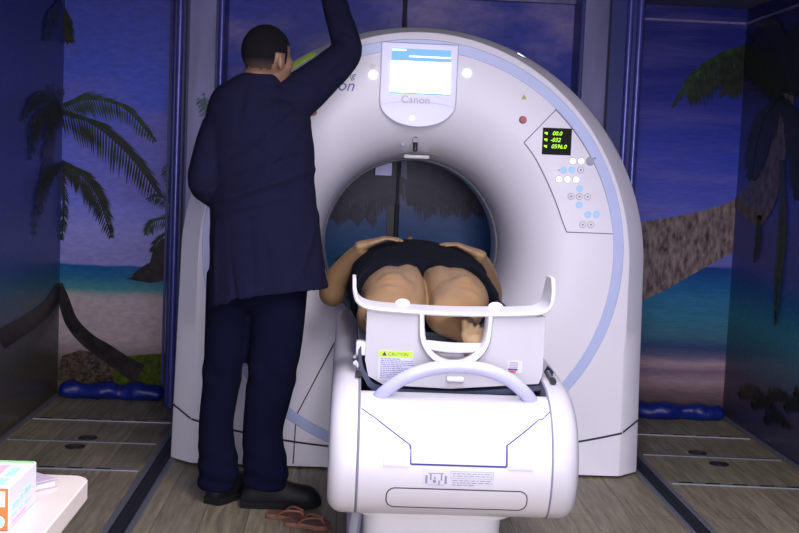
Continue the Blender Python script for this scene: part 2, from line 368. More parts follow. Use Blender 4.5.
frond(sh, [(62, 162), (80, 172), (98, 195), (112, 238)], 24, 2, fB, dB, n=38, w=3)
frond(sh, [(58, 0), (62, 14), (70, 42)], 20, 2, fB, dB, n=24, w=3)
frond(sh, [(63, 175), (64, 210), (62, 240)], 12, 2, fB, dB, n=20, w=2)
obj('mural_or_reflection', sh.bm, sh.mats, wb, smooth=False)
# right alcove print
sh = Sheet([MUR_R, LEAF, LEAFD, TRUNK, TRUNKD])
rect(sh, 1.1, XR, 0, 2.12, 0)
def band(sh, ctr, mi, f, d, sub=6):
    P = catmull([(x, y, w_) for x, y, w_ in ctr], sub); sh.k += 1; A = []
    for i, p in enumerate(P):
        q = P[min(i+1, len(P)-1)]-P[max(i-1, 0)]; q.z = 0; q.normalize()
        A.append((f(p.x-q.y*p.z, p.y+q.x*p.z)+d*.0004*sh.k, f(p.x+q.y*p.z, p.y-q.x*p.z)+d*.0004*sh.k))
    for a, b2 in zip(A[:-1], A[1:]): poly(sh.bm, [a[0], b2[0], b2[1], a[1]], mi)
band(sh, [(590, 280, 38), (645, 259, 37), (690, 243, 29), (725, 229, 24), (748, 218, 22)], 3, fB, dB)
frond(sh, [(750, 50), (720, 58), (692, 78), (672, 108)], 9, 1, fB, dB, n=30, w=2.4)
frond(sh, [(748, 52), (728, 64), (712, 72), (690, 82)], 26, 2, fB, dB, droop=(-.1, 1.4), n=34, w=3, both=False)
frond(sh, [(748, 56), (735, 70), (722, 84)], 24, 2, fB, dB, droop=(-.1, 1.4), n=24, w=3)
frond(sh, [(750, 46), (722, 54), (694, 74), (673, 106)], 13, 1, fB, dB, n=40, w=3)
frond(sh, [(750, 60), (738, 76), (728, 92)], 24, 2, fB, dB, droop=(-.3, 1.4), n=22, w=3)
frond(sh, [(686, 84), (698, 72), (715, 62), (735, 54), (752, 48)], 34, 2, fB, dB, droop=(-.9, 1.5), n=46, w=3.4, both=False)
frond(sh, [(690, 80), (700, 71), (715, 62), (735, 54), (752, 48)], 24, 1, fB, dB, droop=(-.9, 1.5), n=20, w=2.0, both=False)
obj('mural_or_reflection', sh.bm, sh.mats, wb, smooth=False)
# right side wall print
fR = lambda x, y: atX(x, y, XR-.004)
dR = V((-1, 0, 0))
TRUNKS = mat('print_trunk_side', (.10, .075, .07), .3, var=.6, scale=18, spec=.12)
LEAFS = mat('print_leaf_side', (.03, .045, .03), .3, var=.5, scale=25, spec=.12)
sh = Sheet([LEAFD, TRUNKS, LEAFS, DEBRIS])
band(sh, [(744, 216, 19), (756, 202, 18), (768, 180, 13), (776, 160, 9), (783, 120, 8), (786, 90, 9)], 1, fR, dR)
for pth, ll in (([(784, 92), (772, 68), (756, 52), (742, 48)], 22), ([(786, 92), (792, 60), (800, 40), (812, 30)], 18), ([(784, 96), (770, 110), (758, 140), (752, 180)], 20), ([(786, 100), (800, 130), (806, 170)], 18), ([(784, 90), (778, 60), (770, 30), (768, 12)], 16), ([(788, 104), (796, 150), (798, 200)], 14)):
    frond(sh, pth, ll*1.25, 0, fR, dR, n=44, w=4.4)
frond(sh, [(782, 160), (783, 220), (779, 270), (776, 325)], 16, 2, fR, dR, n=70, w=3.4, droop=(0, 3))
frond(sh, [(760, 215), (758, 240), (755, 262)], 8, 0, fR, dR, n=16, w=2.4, droop=(0, 2))
for c in ((752, 405), (768, 398), (785, 408), (765, 420), (795, 395), (740, 395)):
    frond(sh, [c, (c[0]+12, c[1]-6), (c[0]+26, c[1]+8)], 10, 0, fR, dR, n=14, w=3)
obj('mural_or_reflection', sh.bm, sh.mats, wr, smooth=False)
# left side wall: the palm's mirror reflection, drawn as flat coloured sheets
fL = lambda x, y: atX(x, y, XL+.004)
sh = Sheet([LEAFD, TRUNKD, LEAFP])
band(sh, [(61, 286, 5), (50, 305, 6), (30, 322, 8), (0, 340, 10)], 1, fL, -dR)
frond(sh, [(60, 104), (48, 108), (36, 122), (30, 160)], 16, 0, fL, -dR, n=26, w=2.5)
frond(sh, [(60, 108), (50, 130), (46, 170), (40, 215)], 15, 0, fL, -dR, n=30, w=2.5)
frond(sh, [(60, 0), (52, 14), (46, 40)], 14, 0, fL, -dR, n=20, w=2.5)
frond(sh, [(60, 165), (50, 170), (40, 190), (34, 235)], 14, 0, fL, -dR, n=24, w=2.2)
frond(sh, [(60, 100), (50, 92), (34, 98), (22, 120)], 14, 0, fL, -dR, n=24, w=2.2)
obj('mural_or_reflection', sh.bm, sh.mats, wl, smooth=False)
# --- centre back: two printed doors in a frame, between two columns
sh = Sheet([MUR_C, LEAFP, DARKGAP, LEAFD])
YC = 6.24
for nm, x0, x1 in (('door_1', -.70, .235), ('door_2', .255, 1.13)):
    d = st(nm, BX(((x0+x1)/2, YC+.03, 1.055), (x1-x0, .05, 2.07), bevel=.004), MUR_C, smooth=False)
    s2 = Sheet([LEAFP, DARKGAP]); fD = lambda x, y: at(x, y, YC+.002)
    if nm == 'door_1':
        for xx in (330, 345, 362, 378): frond(s2, [(xx+14, 175), (xx+4, 190), (xx-6, 204), (xx-12, 216)], 24, 0, fD, dB, droop=(-.2, 1.6), n=26, w=3)
        s2.p([(326, 165), (400, 160), (400, 205), (330, 200)], 0, fD, dB)
    else:
        for xx in (420, 440, 460, 478): frond(s2, [(xx-24, 176), (xx-8, 186), (xx+4, 198), (xx+12, 212)], 24, 0, fD, dB, droop=(.2, 1.6), n=26, w=3)
        s2.p([(407, 160), (500, 165), (492, 202), (407, 206)], 0, fD, dB)
    obj('mural_or_reflection', s2.bm, s2.mats, d, smooth=False)
st('trim_1', BX((.245, YC-.0, 1.055), (.014, .03, 2.07)), DARKGAP, smooth=False)
bm = bmesh.new(); box(bm, (.17, YC-.01, 1.45), (.09, .03, .52), bevel=.004); st('trim_2', bm, COLG, smooth=False)
st('trim_3', BX((.215, YC-.005, .80), (.035, .03, .5)), CHAN, smooth=False)
st('trim_4', BX((.215, YC+.02, 2.105), (1.9, .09, .03)), COLG, smooth=False)
# columns
def column(name, x0, x1, tubes, gx):
    o = st(name, BX(((x0+x1)/2, 6.2, CEIL/2), (x1-x0, .26, CEIL-.004), bevel=.01), COLM, smooth=False)
    for x in tubes:
        obj('edge_tube', CY((x, 6.06, .005), (x, 6.06, CEIL-.01), .016), TUBEM, o)
    obj('cover_strip', BX(((gx[0]+gx[1])/2, 6.062, CEIL/2), (gx[1]-gx[0], .012, CEIL-.02), bevel=.003), COLG, o, smooth=False)
    obj('gap', BX((gx[2], 6.066, CEIL/2), (.008, .006, CEIL-.02)), DARKGAP, o, smooth=False)
column('trim_5', -.88, -.63, (-.845, -.645), (-.80, -.67, -.815))
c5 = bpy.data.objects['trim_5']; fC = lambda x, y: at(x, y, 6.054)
sh = Sheet([mat('leaf_column', (.05, .10, .10), .35, var=.5, scale=30, spec=.15), WHITEPR])
for pth in ([(210, 150), (209, 118), (203, 92)], [(210, 140), (206, 112), (197, 98)], [(212, 150), (213, 122), (211, 100)]): frond(sh, pth, 9, 0, fC, dB, n=16, w=2)  # palm fronds laid flat on the column cover strip
obj('mural_or_reflection', sh.bm, sh.mats, c5, smooth=False)
column('trim_6', 1.10, 1.42, (1.345, 1.395), (1.12, 1.24, 1.25))
# alcove mouldings
st('trim_7', BX((1.72, YB-.012, 2.045), (.60, .016, .012)), COLG, smooth=False)
st('trim_8', BX((XR-.008, 5.35, 2.045), (.012, 1.9, .012)), COLG, smooth=False)
st('trim_9', BX((-1.17, YB-.012, 2.075), (.58, .016, .012)), COLG, smooth=False)
st('trim_10', BX((1.455, YB-.012, 1.05), (.012, .014, 2.0)), COLM, smooth=False)
st('trim_11', BX((-.925, YB-.012, 1.05), (.012, .014, 2.0)), COLM, smooth=False)
st('baseboard_left', BX((XL+.012, 5.25, .008), (.02, 2.1, .016), bevel=.003), ALUD, smooth=False)
st('baseboard_right', BX((XR-.012, 5.25, .008), (.02, 2.1, .016), bevel=.003), ALUD, smooth=False)
wf = st('fill_panel_1', BX((.275, YF+.03, 1.30), (2.3, .05, 1.4), bevel=.01), WHITE, smooth=False)  # frame of a glowing panel added behind the camera as fill
obj('glow_sheet', BX((.275, YF+.06, 1.30), (2.2, .01, 1.3)), LAMPM, wf, smooth=False)
# floor rails (track of the sliding room sections) with black channel
def rail(name, x0, x1, y0=1.9, y1=6.05):
    bm = bmesh.new(); w_ = x1-x0
    for x in (x0+.011, x1-.011): box(bm, (x, (y0+y1)/2, .003), (.022, y1-y0, .006), bevel=.002)
    o = st(name, bm, ALUD, smooth=False)
    obj('channel', BX(((x0+x1)/2, (y0+y1)/2, .002), (w_-.044, y1-y0, .004)), CHAN, o, smooth=False)
    for x in ((x0+x1)/2-.012, (x0+x1)/2+.012): obj('rib', BX((x, (y0+y1)/2, .004), (.003, y1-y0-.02, .002)), GANTRY if False else BLACK, o, smooth=False)
rail('trim_12', -.775, -.675); rail('trim_13', 1.245, 1.345)
# threshold strips with slots
def strip(name, x0, x1, y, slots, w_=.030, tilt=0):
    M = Matrix.Rotation(tilt, 4, 'Z')
    o = st(name, BX(((x0+x1)/2, y, .003), (x1-x0, w_, .006), bevel=.0015, rot=M), ALU if slots else ALUD, smooth=False)
    if slots:
        bm = bmesh.new(); x = x0+.06
        while x < x1-.05:
            box(bm, (x, y+(x-(x0+x1)/2)*math.tan(tilt), .0064), (.060, .017, .001)); x += .11
        obj('slots', bm, CHAN, o, smooth=False)
strip('trim_14', XL+.03, -.79, 5.72, True); strip('trim_15', XL+.03, -.79, 5.28, False, .012); strip('trim_16', XL+.03, -.79, 4.82, True)
strip('trim_17', 1.36, XR-.03, 5.80, True, tilt=-.04); strip('trim_18', 1.36, XR-.03, 5.37, False, .03, tilt=-.05); strip('trim_19', 1.36, XR-.03, 4.87, True, tilt=-.05)
# ceiling light fittings that hold the lamps; the camera-end one is added fill
for nm, x, y, sx, sy, lb in (('ceiling_light_or_fill', .40, 2.75, .5, .9, 'flat ceiling light panel above the patient table'), ('ceiling_light_or_fill', .45, 1.2, .9, 1.2, 'flat ceiling panel added as fill light nearest the camera')):
    o = thing(nm, (x, y, CEIL), lb, 'ceiling light')
    bm = bmesh.new()
    for dx in (-1, 1): box(bm, (x+dx*(sx/2+.02), y, CEIL-.012), (.03, sy+.07, .024), bevel=.004)
    for dy in (-1, 1): box(bm, (x, y+dy*(sy/2+.02), CEIL-.012), (sx+.01, .03, .024), bevel=.004)
    obj('frame', bm, WHITE, o, smooth=False)
    obj('diffuser', BX((x, y, CEIL-.004), (sx, sy, .008)), LAMPM, o, smooth=False)
# ================================================================ CT GANTRY
GX, GZ = .278, .895
ct = thing('ct_scanner', (GX, 5.4, 0), 'big white ring-shaped scanner standing on the wood floor, blue stripe round its face', 'medical scanner')
def outline(th, hw, top, cz=.85, bot=.01):
    c, s = math.cos(th), math.sin(th)
    lo, hi = 0, 3.0
    def inside(r):
        x = r*c; z = GZ+r*s
        if z >= cz: return (x/hw)**2+((z-cz)/(top-cz))**2 <= 1
        return abs(x) <= hw and z >= bot
    for _ in range(40):
        m_ = (lo+hi)/2
        if inside(m_): lo = m_
        else: hi = m_
    return lo
def opts(hw, top, hb=None, cz=.85, bot=.01):
    hb = hb or hw; P = [(-hb+2*hb*i/24, bot) for i in range(25)]
    P += [(hb+(hw-hb)*i/14, bot+(cz-bot)*i/14) for i in range(1, 15)]
    P += [(hw*math.cos(math.pi*i/120), cz+(top-cz)*math.sin(math.pi*i/120)) for i in range(1, 120)]
    P += [(-hw+(hw-hb)*i/14, cz+(bot-cz)*i/14) for i in range(0, 14)]
    return P
PA = opts(.872, 1.782)
ths = [math.atan2(z-GZ, x) for x, z in PA]
prof = [(.70, 4.94), (.63, 4.943), (.57, 4.955), (.52, 4.98), (.475, 5.02), (.44, 5.075), (.412, 5.15), (.395, 5.24), (.388, 5.33), (.386, 5.38)]
rings = []
def circ(r, Y): return [V((GX+r*math.cos(t_), Y, GZ+r*math.sin(t_))) for t_ in ths]
def outl(hw, top, Y, hb=None): return [V((GX+x, Y, z)) for x, z in opts(hw, top, hb)]
for r, Y in reversed(prof): rings.append(circ(r, Y))
rings += [outl(.860, 1.770, 4.94, .872), outl(.872, 1.779, 4.944, .882), outl(.945, 1.803, 5.022, .965), outl(.952, 1.807, 5.035, .972), outl(.952, 1.807, 5.70, .972), outl(.92, 1.78, 5.76), circ(.60, 5.76), circ(.45, 5.66), circ(.40, 5.60), circ(.386, 5.56)]
bm = bmesh.new(); loft(bm, rings, caps=False)
body = obj('housing', bm, GANTRY, ct, ang=.45)
bm = bmesh.new(); loft(bm, [circ(.386, 5.37), circ(.398, 5.372), circ(.398, 5.40), circ(.380, 5.402)], caps=False); obj('bore_gap', bm, BLACK, ct)
bm = bmesh.new(); loft(bm, [circ(.392, 5.402), circ(.380, 5.404), circ(.376, 5.415), circ(.376, 5.57), circ(.392, 5.575)], caps=False); obj('bore_lining', bm, LIP, ct)
# blue ring stripe
bm = bmesh.new(); tt = [rad(-70)+rad(320)*i/200 for i in range(201)]
tt = [math.pi*2*i/220 for i in range(220)]
rr = []
for (r, Y) in ((.808, 4.9402), (.810, 4.937), (.848, 4.937), (.851, 4.9402)):
    rr.append([V((GX-.006+r*math.cos(t_), Y, GZ+.006+r*math.sin(t_))) for t_ in tt])
loft(bm, rr, caps=False)
obj('ring_stripe', bm, RING, ct)
# seams
def ribbon(pts, w_, m_, name, parent, th=.0012, nrm=V((0, -1, 0))):
    bm = bmesh.new(); P = [V(p) for p in pts]; A = []
    for i, p in enumerate(P):
        t_ = (P[min(i+1, len(P)-1)]-P[max(i-1, 0)]).normalized(); s = t_.cross(nrm).normalized()*w_/2
        A.append([p-s, p-s+nrm*th, p+s+nrm*th, p+s])
    loft(bm, A); return obj(name, bm, m_, parent, smooth=False)
def seamz(x):
    u_ = abs(x-GX); return .085+.105*max(0, (u_/.88))**2.2
pts = [(GX+.88*(i/30), 4.9395, seamz(GX+.88*(i/30))) for i in range(-30, 31)]
ribbon(pts, .008, SEAM, 'base_seam', ct)
for s in (-1, 1):
    q = V((s*.083, .078, 0)); nrm = V((s*.7, -.7, 0)).normalized()
    ribbon([V((GX+s*.884, 4.944, .192)), V((GX+s*.966, 5.022, .232))], .008, SEAM, 'base_seam', ct, nrm=nrm)
    ribbon([V((GX+s*.972, 5.035, .236)), V((GX+s*.972, 5.70, .30))], .008, SEAM, 'base_seam', ct, nrm=V((s, 0, 0)))
    ribbon([(GX+s*.30, 4.9395, .53), (GX+s*.315, 4.9395, .52), (GX+s*.458, 4.9395, .217), (GX+s*.463, 4.9395, .02)], .005, SEAM, 'panel_seam', ct)
# screen
def fp(x, y, d=0): return at(x, y, 4.94)+V((0, -d, 0))
bm = bmesh.new(); bz = []
x0, x1, zt, zb = .106, .414, 1.735, 1.50; cx = .26
out = [(x0, zt), (x0, zb)]
for i in range(1, 16):
    a = math.pi+math.pi*i/16; out.append((cx+(x1-x0)/2*math.cos(a), zb+.098*math.sin(a)))
out += [(x1, zb), (x1, zt)]
loft(bm, [[V((x, 4.9405, z)) for x, z in out], [V((x, 4.934, z)) for x, z in out], [V((cx+(x-cx)*.975, 4.931, 1.57+(z-1.57)*.975)) for x, z in out]])
bez = obj('screen_bezel', bm, BEZEL, ct, ang=.5)
ribbon([(x0+.004, 4.931, 1.505)]+[(cx+(x1-x0)/2*.96*math.cos(math.pi-math.pi*i/12), 4.9308, 1.478+.025*math.sin(math.pi*i/12)) for i in range(1, 12)]+[(x1-.004, 4.931, 1.505)], .002, LAV, 'bezel_line', bez, th=.0006)
obj('screen', BX((.266, 4.929, 1.600), (.236, .006, .124), bevel=.001), SCRW, ct, smooth=False)
obj('screen_header', BX((.266, 4.929, 1.687), (.236, .006, .047)), SCRB, ct, smooth=False)
obj('screen_bar', BX((.300, 4.9255, 1.6805), (.165, .001, .005)), SCRW, ct, smooth=False)
obj('screen_bar', BX((.178, 4.9255, 1.704), (.055, .001, .006)), SCRW, ct, smooth=False)
obj('screen_edge', BX((.266, 4.929, 1.5355), (.236, .006, .004)), SCRB, ct, smooth=False)
obj('maker_name', text_bm('Canon', .042, Matrix.Translation((.192, 4.930, 1.497)) @ FACE, space=1.05), GREYP, ct, smooth=False)
obj('indicator_light', CY((.240, 4.932, 1.438), (.240, 4.927, 1.438), .009), LEDW, ct)
# brand words left of screen, half behind the raised arm
obj('model_name', text_bm('Aquilion', .064, Matrix.Translation((.004, 4.938, 1.535)) @ FACE, shear=.3, align='RIGHT'), mat('print_blue', (.14, .13, .34), .6), ct, smooth=False)
obj('model_name', text_bm('Lightning', .036, Matrix.Translation((.006, 4.938, 1.585)) @ FACE, shear=.3, align='RIGHT'), MATS['print_blue'], ct, smooth=False)
# round lights beside screen
def disc(x, z, r, m_, name, d=.004, rim=None, y=4.94):
    o = obj(name, CY((x, y+.0005, z), (x, y-d, z), r), m_, ct)
    if rim:
        bm = bmesh.new(); n = 28; rr = []
        for (rx, dy) in ((r*1.18, 0), (r*1.18, -.002), (r*1.02, -.003), (r*1.0, 0)):
            rr.append([V((x+rx*math.cos(2*math.pi*i/n), y+dy, z+rx*math.sin(2*math.pi*i/n))) for i in range(n)])
        loft(bm, rr, caps=False); obj('rim', bm, rim, o)
    return o
disc(.077, 1.602, .017, LEDWARM, 'indicator_light'); disc(.076, 1.637, .011, mat('amber_off', (.66, .60, .58), .4), 'indicator_light')
disc(.452, 1.626, .017, LEDGR, 'indicator_light')
for p in ((.685, 1.45), (-.155, 1.445)):
    e = disc(p[0], p[1], .013, RED, 'emergency_button', d=.014, rim=BLACK)
bm = bmesh.new()
tri = [(-.011, -.009), (.011, -.009), (0, .011)]
loft(bm, [[V((.685+a, 4.9402, 1.541+b_)) for a, b_ in tri], [V((.685+a, 4.9385, 1.541+b_)) for a, b_ in tri]])
tri_o = obj('warning_triangle', bm, mat('warning_yellow', (.42, .42, .03), .5), ct, smooth=False)
disc(-.165, 1.34, .010, GREYP, 'sensor_dot'); disc(.212, 1.335, .008, GREYP, 'sensor_dot', y=5.035)
# control panel
cpo = [fp(561.5, 104), fp(524, 142.6)]
crv = [fp(524, 142.6), fp(534, 156), fp(545, 177), fp(555, 200), fp(562, 220), fp(566.6, 232)]
ribbon([p+V((0, .0002, 0)) for p in cpo], .0035, GSEAM, 'panel_edge', ct)
ribbon([p+V((0, .0002, 0)) for p in catmull(crv, 5)], .0035, GSEAM, 'panel_edge', ct)
ribbon([fp(566.6, 232), fp(617, 234)], .0035, GSEAM, 'panel_edge', ct)
ribbon([V((GX+.806*math.cos(a), 4.9402, GZ+.806*math.sin(a))) for a in [rad(2+i*1.6) for i in range(30)]], .0035, GSEAM, 'panel_edge', ct)
a, b_ = fp(543, 127.5), fp(570.5, 155.5)
disp = obj('readout', BX(((a.x+b_.x)/2, 4.938, (a.z+b_.z)/2), (b_.x-a.x, .006, a.z-b_.z), bevel=.001), mat('readout_glass', (.008, .008, .010), .5, spec=.1), ct, smooth=False)
DX, DZ = a.x, a.z
for s, ox, oz in (('00.0', .038, -.029), ('-032', .031, -.055), ('0596.0', .036, -.081)):
    obj('digits', text_bm(s, .0225, Matrix.Translation((DX+ox, 4.9345, DZ+oz)) @ FACE, shear=.25, ext=.0005, space=1.0), LEDG, disp, smooth=False)
for i in range(3):
    bm = bmesh.new(); box(bm, (DX+.013, 4.9345, DZ-.021-.026*i), (.012, .001, .006)); box(bm, (DX+.016, 4.9345, DZ-.025-.026*i), (.005, .001, .006)); obj('symbol', bm, LEDG, disp, smooth=False)
def bt(u_, v_): return fp(530+u_/4.1, 110+v_/4.1)
for u_, v_ in ((175, 210), (209, 210), (118, 284), (153, 285), (189, 286)):
    p = bt(u_, v_); disc(p.x, p.z, .0125, LEDW, 'button', rim=GREYP)
for u_, v_ in ((138, 246), (172, 246), (204, 321), (201, 389), (237, 428), (271, 428)):
    p = bt(u_, v_); disc(p.x, p.z, .0115, LEDB, 'button', rim=BEZEL)
for u_, v_ in ((207, 246), (168, 354), (202, 355), (236, 356), (216, 470), (249, 470)):
    p = bt(u_, v_); o = disc(p.x, p.z, .0115, GANTRY, 'button', rim=GREYP); obj('mark', BX((p.x, 4.9355, p.z), (.008, .001, .006)), PRINT, o, smooth=False)
p = bt(247, 210); disc(p.x, p.z, .0155, GREYP, 'button', rim=GREYP)
p = bt(265, 198); disc(p.x, p.z, .004, PRINT, 'indicator_dot'); p = bt(118, 247); disc(p.x, p.z, .003, PRINT, 'indicator_dot')
# camera / laser unit over the bore
bm = bmesh.new(); box(bm, (.262, 5.03, 1.352), (.020, .020, .098), bevel=.008, rot=Matrix.Rotation(rad(-22), 4, 'X')); u0 = obj('sensor_arm', bm, BLACK, ct)
obj('sensor_band', BX((.262, 5.029, 1.350), (.022, .022, .022), bevel=.003, rot=Matrix.Rotation(rad(-22), 4, 'X')), GREYP, u0)
obj('sensor_base', BX((.272, 5.11, 1.286), (.105, .10, .016), bevel=.006), mat('cream_plastic', (.62, .62, .62), .4), ct)
obj('sensor_label', BX((.345, 5.08, 1.300), (.040, .03, .003), rot=Matrix.Rotation(rad(10), 4, 'Y')), mat('mustard', (.30, .28, .05), .5), ct, smooth=False)
# lime strip and two latches on the top rim
def rimpt(th, o_=.0):
    r = outline(th, .925+o_, 1.797+o_); return V((GX+r*math.cos(th), 4.985, GZ+r*math.sin(th)))
lm = [rimpt(rad(a), -.012) for a in range(119, 132, 2)]
ribbon(lm, .013, LIME, 'lime_label', ct, th=.014, nrm=V((-.3, -.8, .5)).normalized())
for th in (112, 64): 
    p = rimpt(rad(th)); obj('latch', BX(p+V((0, 0, .004)), (.045, .012, .008), bevel=.002, rot=Matrix.Rotation(-rad(th-90), 4, 'Y')), STEEL, ct)
# ================================================================ PATIENT TABLE
TX = .30
pt = thing('patient_table', (TX, 3.9, 0), 'white motorised scanner couch on a pedestal in front of the scanner', 'patient table')
prof = [(4.62, .655), (4.62, .700), (3.60, .688), (3.32, .668), (3.22, .640), (3.165, .605), (3.13, .56), (3.108, .50), (3.105, .44), (3.122, .385), (3.155, .345), (3.21, .325), (3.30, .320), (4.4, .36), (4.6, .42)]
def smoothpoly(P, n=4):
    Q = P[2:13]; c = catmull([(a, b2, 0) for a, b2 in Q], n); return [(4.62, .655), (4.62, .700)]+[(p.x, p.y) for p in c]+[(4.4, .36), (4.6, .42)]
pp = smoothpoly(prof)
def inset(P, d):
    out = []; n = len(P)
    for i in range(n):
        a, b2, c = V(P[i-1]), V(P[i]), V(P[(i+1) % n])
        t1 = (b2-a).normalized(); t2 = (c-b2).normalized(); n1 = V((t1.y, -t1.x)); n2 = V((t2.y, -t2.x)); m_ = (n1+n2)
        m_ = m_.normalized() if m_.length > .01 else n1
        out.append((b2.x-m_.x*d, b2.y-m_.y*d))
    return out
# orientation check: inset must shrink
A0 = sum(pp[i-1][0]*pp[i][1]-pp[i][0]*pp[i-1][1] for i in range(len(pp)))
SG = 1 if A0 > 0 else -1
def sect(x, d): return [V((x, y, z)) for y, z in inset(pp, d*SG)]
def rnd(x_in, x_out, R_, n=7):
    s = 1 if x_out > x_in else -1; res = []
    for i in range(n):
        a = math.pi/2*i/(n-1); res.append((x_out-s*R_*(1-math.sin(a)), R_*(1-math.cos(a))))
    return res
bm = bmesh.new()
hprof = [p for p in pp if p[1] < .642 and p[0] < 3.4] + [(4.4, .36), (4.6, .42), (4.62, .600), (3.262, .600), (3.258, .640), (3.245, .646)]
loft(bm, [[V((x, y, z)) for y, z in hprof] for x in (TX-.248, TX+.252)])
obj('housing', bm, COUCH, pt, ang=.7)
for s in (-1, 1):
    bm = bmesh.new(); xi = TX+s*.2535
    loft(bm, [sect(xi, .003), sect(xi+s*.002, .0)]+[sect(x, d) for x, d in rnd(xi, TX+s*.328, .042)])
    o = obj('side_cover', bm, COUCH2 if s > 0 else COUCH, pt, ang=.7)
    f2 = [p for p in sect(TX+s*.2505, -.0006)][2:42]
# front face point: project (x,z) on the profile
def fy(z):
    best = None
    for i in range(2, 44):
        (y0, z0), (y1, z1) = pp[i], pp[i+1]
        if min(z0, z1) <= z <= max(z0, z1) and abs(z1-z0) > 1e-6:
            y = y0+(y1-y0)*(z-z0)/(z1-z0)
            if best is None or y < best: best = y
    return best if best else 3.2
def fr(x, z): return V((x, fy(z)+.0002, z))
def dens(P, st_=.01):
    out = []
    for a, b2 in zip(P[:-1], P[1:]):
        n = max(1, int((V(b2)-V(a)).length/st_))
        for i in range(n): out.append(V(a).lerp(V(b2), i/n))
    return out+[V(P[-1])]
def fline(P, w_, m_, name, par): return ribbon([fr(p.x, p.y) for p in dens(P)], w_, m_, name, par, th=.0012)
fline([(.054, .612), (.080, .598), (.095, .590), (.183, .532)], .0032, NAVYP, 'hatch_seam', pt)
fline([(.183, .532), (.185, .485)], .005, NAVYP, 'hatch_seam', pt)
fline([(.185, .485), (.433, .485)], .005, NAVYP, 'hatch_seam', pt)
fline([(.433, .485), (.433, .538)], .005, NAVYP, 'hatch_seam', pt)
fline([(.433, .538), (.519, .600), (.53, .602), (.551, .618)], .0032, NAVYP, 'hatch_seam', pt)
for s, xs in ((-1, TX-.2505), (1, TX+.2528)):
    ribbon([V((xs, y-.0001, z)) for y, z in pp[2:42]], .0045, SEAM, 'cover_seam', pt, th=.0012) if False else None
    bm = bmesh.new(); loft(bm, [sect(xs-.0026, -.0010), sect(xs+.0026, -.0010)]); obj('cover_seam', bm, GSEAM, pt, smooth=False)
def fpatch(x0, x1, z0, z1, m_, name, par, th=.0012, n=8, r=0):
    bm = bmesh.new(); rows = []
    for i in range(n+1):
        z = z0+(z1-z0)*i/n
        dx = 0
        if r:
            e = min(z-z0, z1-z)
            if e < r: dx = r-math.sqrt(max(0, r*r-(r-e)**2))
        rows.append([fr(x0+dx, z), fr(x0+dx, z)+V((0, -th, 0)), fr(x1-dx, z)+V((0, -th, 0)), fr(x1-dx, z)])
    loft(bm, rows); return obj(name, bm, m_, par, smooth=False)
fpatch(.115, .183, .478, .522, COUCH2, 'release_pad', pt, th=.003); fpatch(.436, .502, .478, .521, COUCH2, 'release_pad', pt, th=.003)
lb = fpatch(.216, .402, .425, .474, PAPER, 'instruction_label', pt)
def fbars(lst, par, name='print', m_=PRINT, th=.0018):
    bm = bmesh.new()
    for x0, x1, z0, z1 in lst:
        loft(bm, [[fr(x0, z), fr(x0, z)+V((0, -th, 0)), fr(x1, z)+V((0, -th, 0)), fr(x1, z)] for z in (z0, z1)])
    obj(name, bm, m_, par, smooth=False)
bars = []
random.seed(3)
for z in (.464, .458, .446, .440, .434):
    x = .294
    while x < (.396 if z > .436 else .35):
        w_ = random.uniform(.005, .016); bars.append((x, min(x+w_, .397), z-.0010, z+.0010)); x += w_+.003
bars += [(.289, .400, .4695, .4702), (.289, .400, .4515, .4522), (.289, .2897, .4515, .4702), (.3993, .400, .4515, .4702)]
bars += [(.224, .230, .436, .458), (.274, .280, .436, .458), (.232, .272, .462, .464), (.232, .272, .432, .433), (.236, .240, .445, .464), (.264, .268, .445, .464), (.244, .252, .438, .447), (.258, .262, .433, .445), (.247, .251, .449, .455)]
fbars(bars, lb)
# rounded recess outline
def rrect(x0, x1, z0, z1, r):
    P = []
    for cx, cz, a0 in ((x1-r, z1-r, 0), (x0+r, z1-r, 90), (x0+r, z0+r, 180), (x1-r, z0+r, 270)):
        for i in range(7): a = rad(a0+15*i); P.append((cx+r*math.cos(a), cz+r*math.sin(a)))
    return P+[P[0]]
fpatch(.128, .490, .366, .419, COUCH, 'lower_cover', pt, th=.002, r=.02, n=16)
fline(rrect(.126, .492, .364, .421, .022), .0028, SEAM, 'lower_cover_seam', pt)
# grip handle
bm = bmesh.new()
hp = [(.088, 3.235, .615), (.112, 3.215, .648), (.160, 3.205, .688), (.225, 3.20, .716), (.30, 3.20, .727), (.375, 3.20, .721), (.440, 3.205, .697), (.492, 3.215, .655), (.518, 3.235, .618)]
limb(bm, [(V(p), .014, .018) for p in hp], ref=(0, 1, 0), n=16, sub=5, round_=.3)
obj('grip_handle', bm, LAV, pt, label='curved lavender grip handle')
# dark inner recess behind the handle with slots
obj('recess', BX((.302, 3.60, .606), (.49, .66, .012), bevel=.002), NAVYTRAY, pt)
obj('latch', BX((.235, 3.29, .632), (.04, .02, .008), bevel=.002), GREYP, pt); obj('latch', BX((.315, 3.29, .632), (.06, .02, .008), bevel=.002), GREYP, pt); obj('latch', BX((.40, 3.29, .632), (.06, .02, .008), bevel=.002), GREYP, pt)
for x, z in ((.045, .672), (.578, .672)):
    o = obj('clamp', CY((x, 3.32, z+.006), (x, 3.40, z+.014), .007), STEEL, pt); obj('clamp_knob', CY((x, 3.308, z+.004), (x, 3.322, z+.006), .009), BLACK, o)
for x, y_ in ((.037, 3.50), (.037, 3.40)):
    obj('rail_clip', CY((x, y_, .695), (x, y_+.03, .697), .007), STEEL, pt)
# warning stickers on the left side cover top
obj('sticker', BX((.012, 3.42, .6745), (.02, .02, .002), rot=Matrix.Rotation(rad(4), 4, 'X')), PAPER, pt, smooth=False)
obj('sticker', BX((-.028, 3.30, .40), (.003, .02, .02)), LIME, pt, smooth=False)
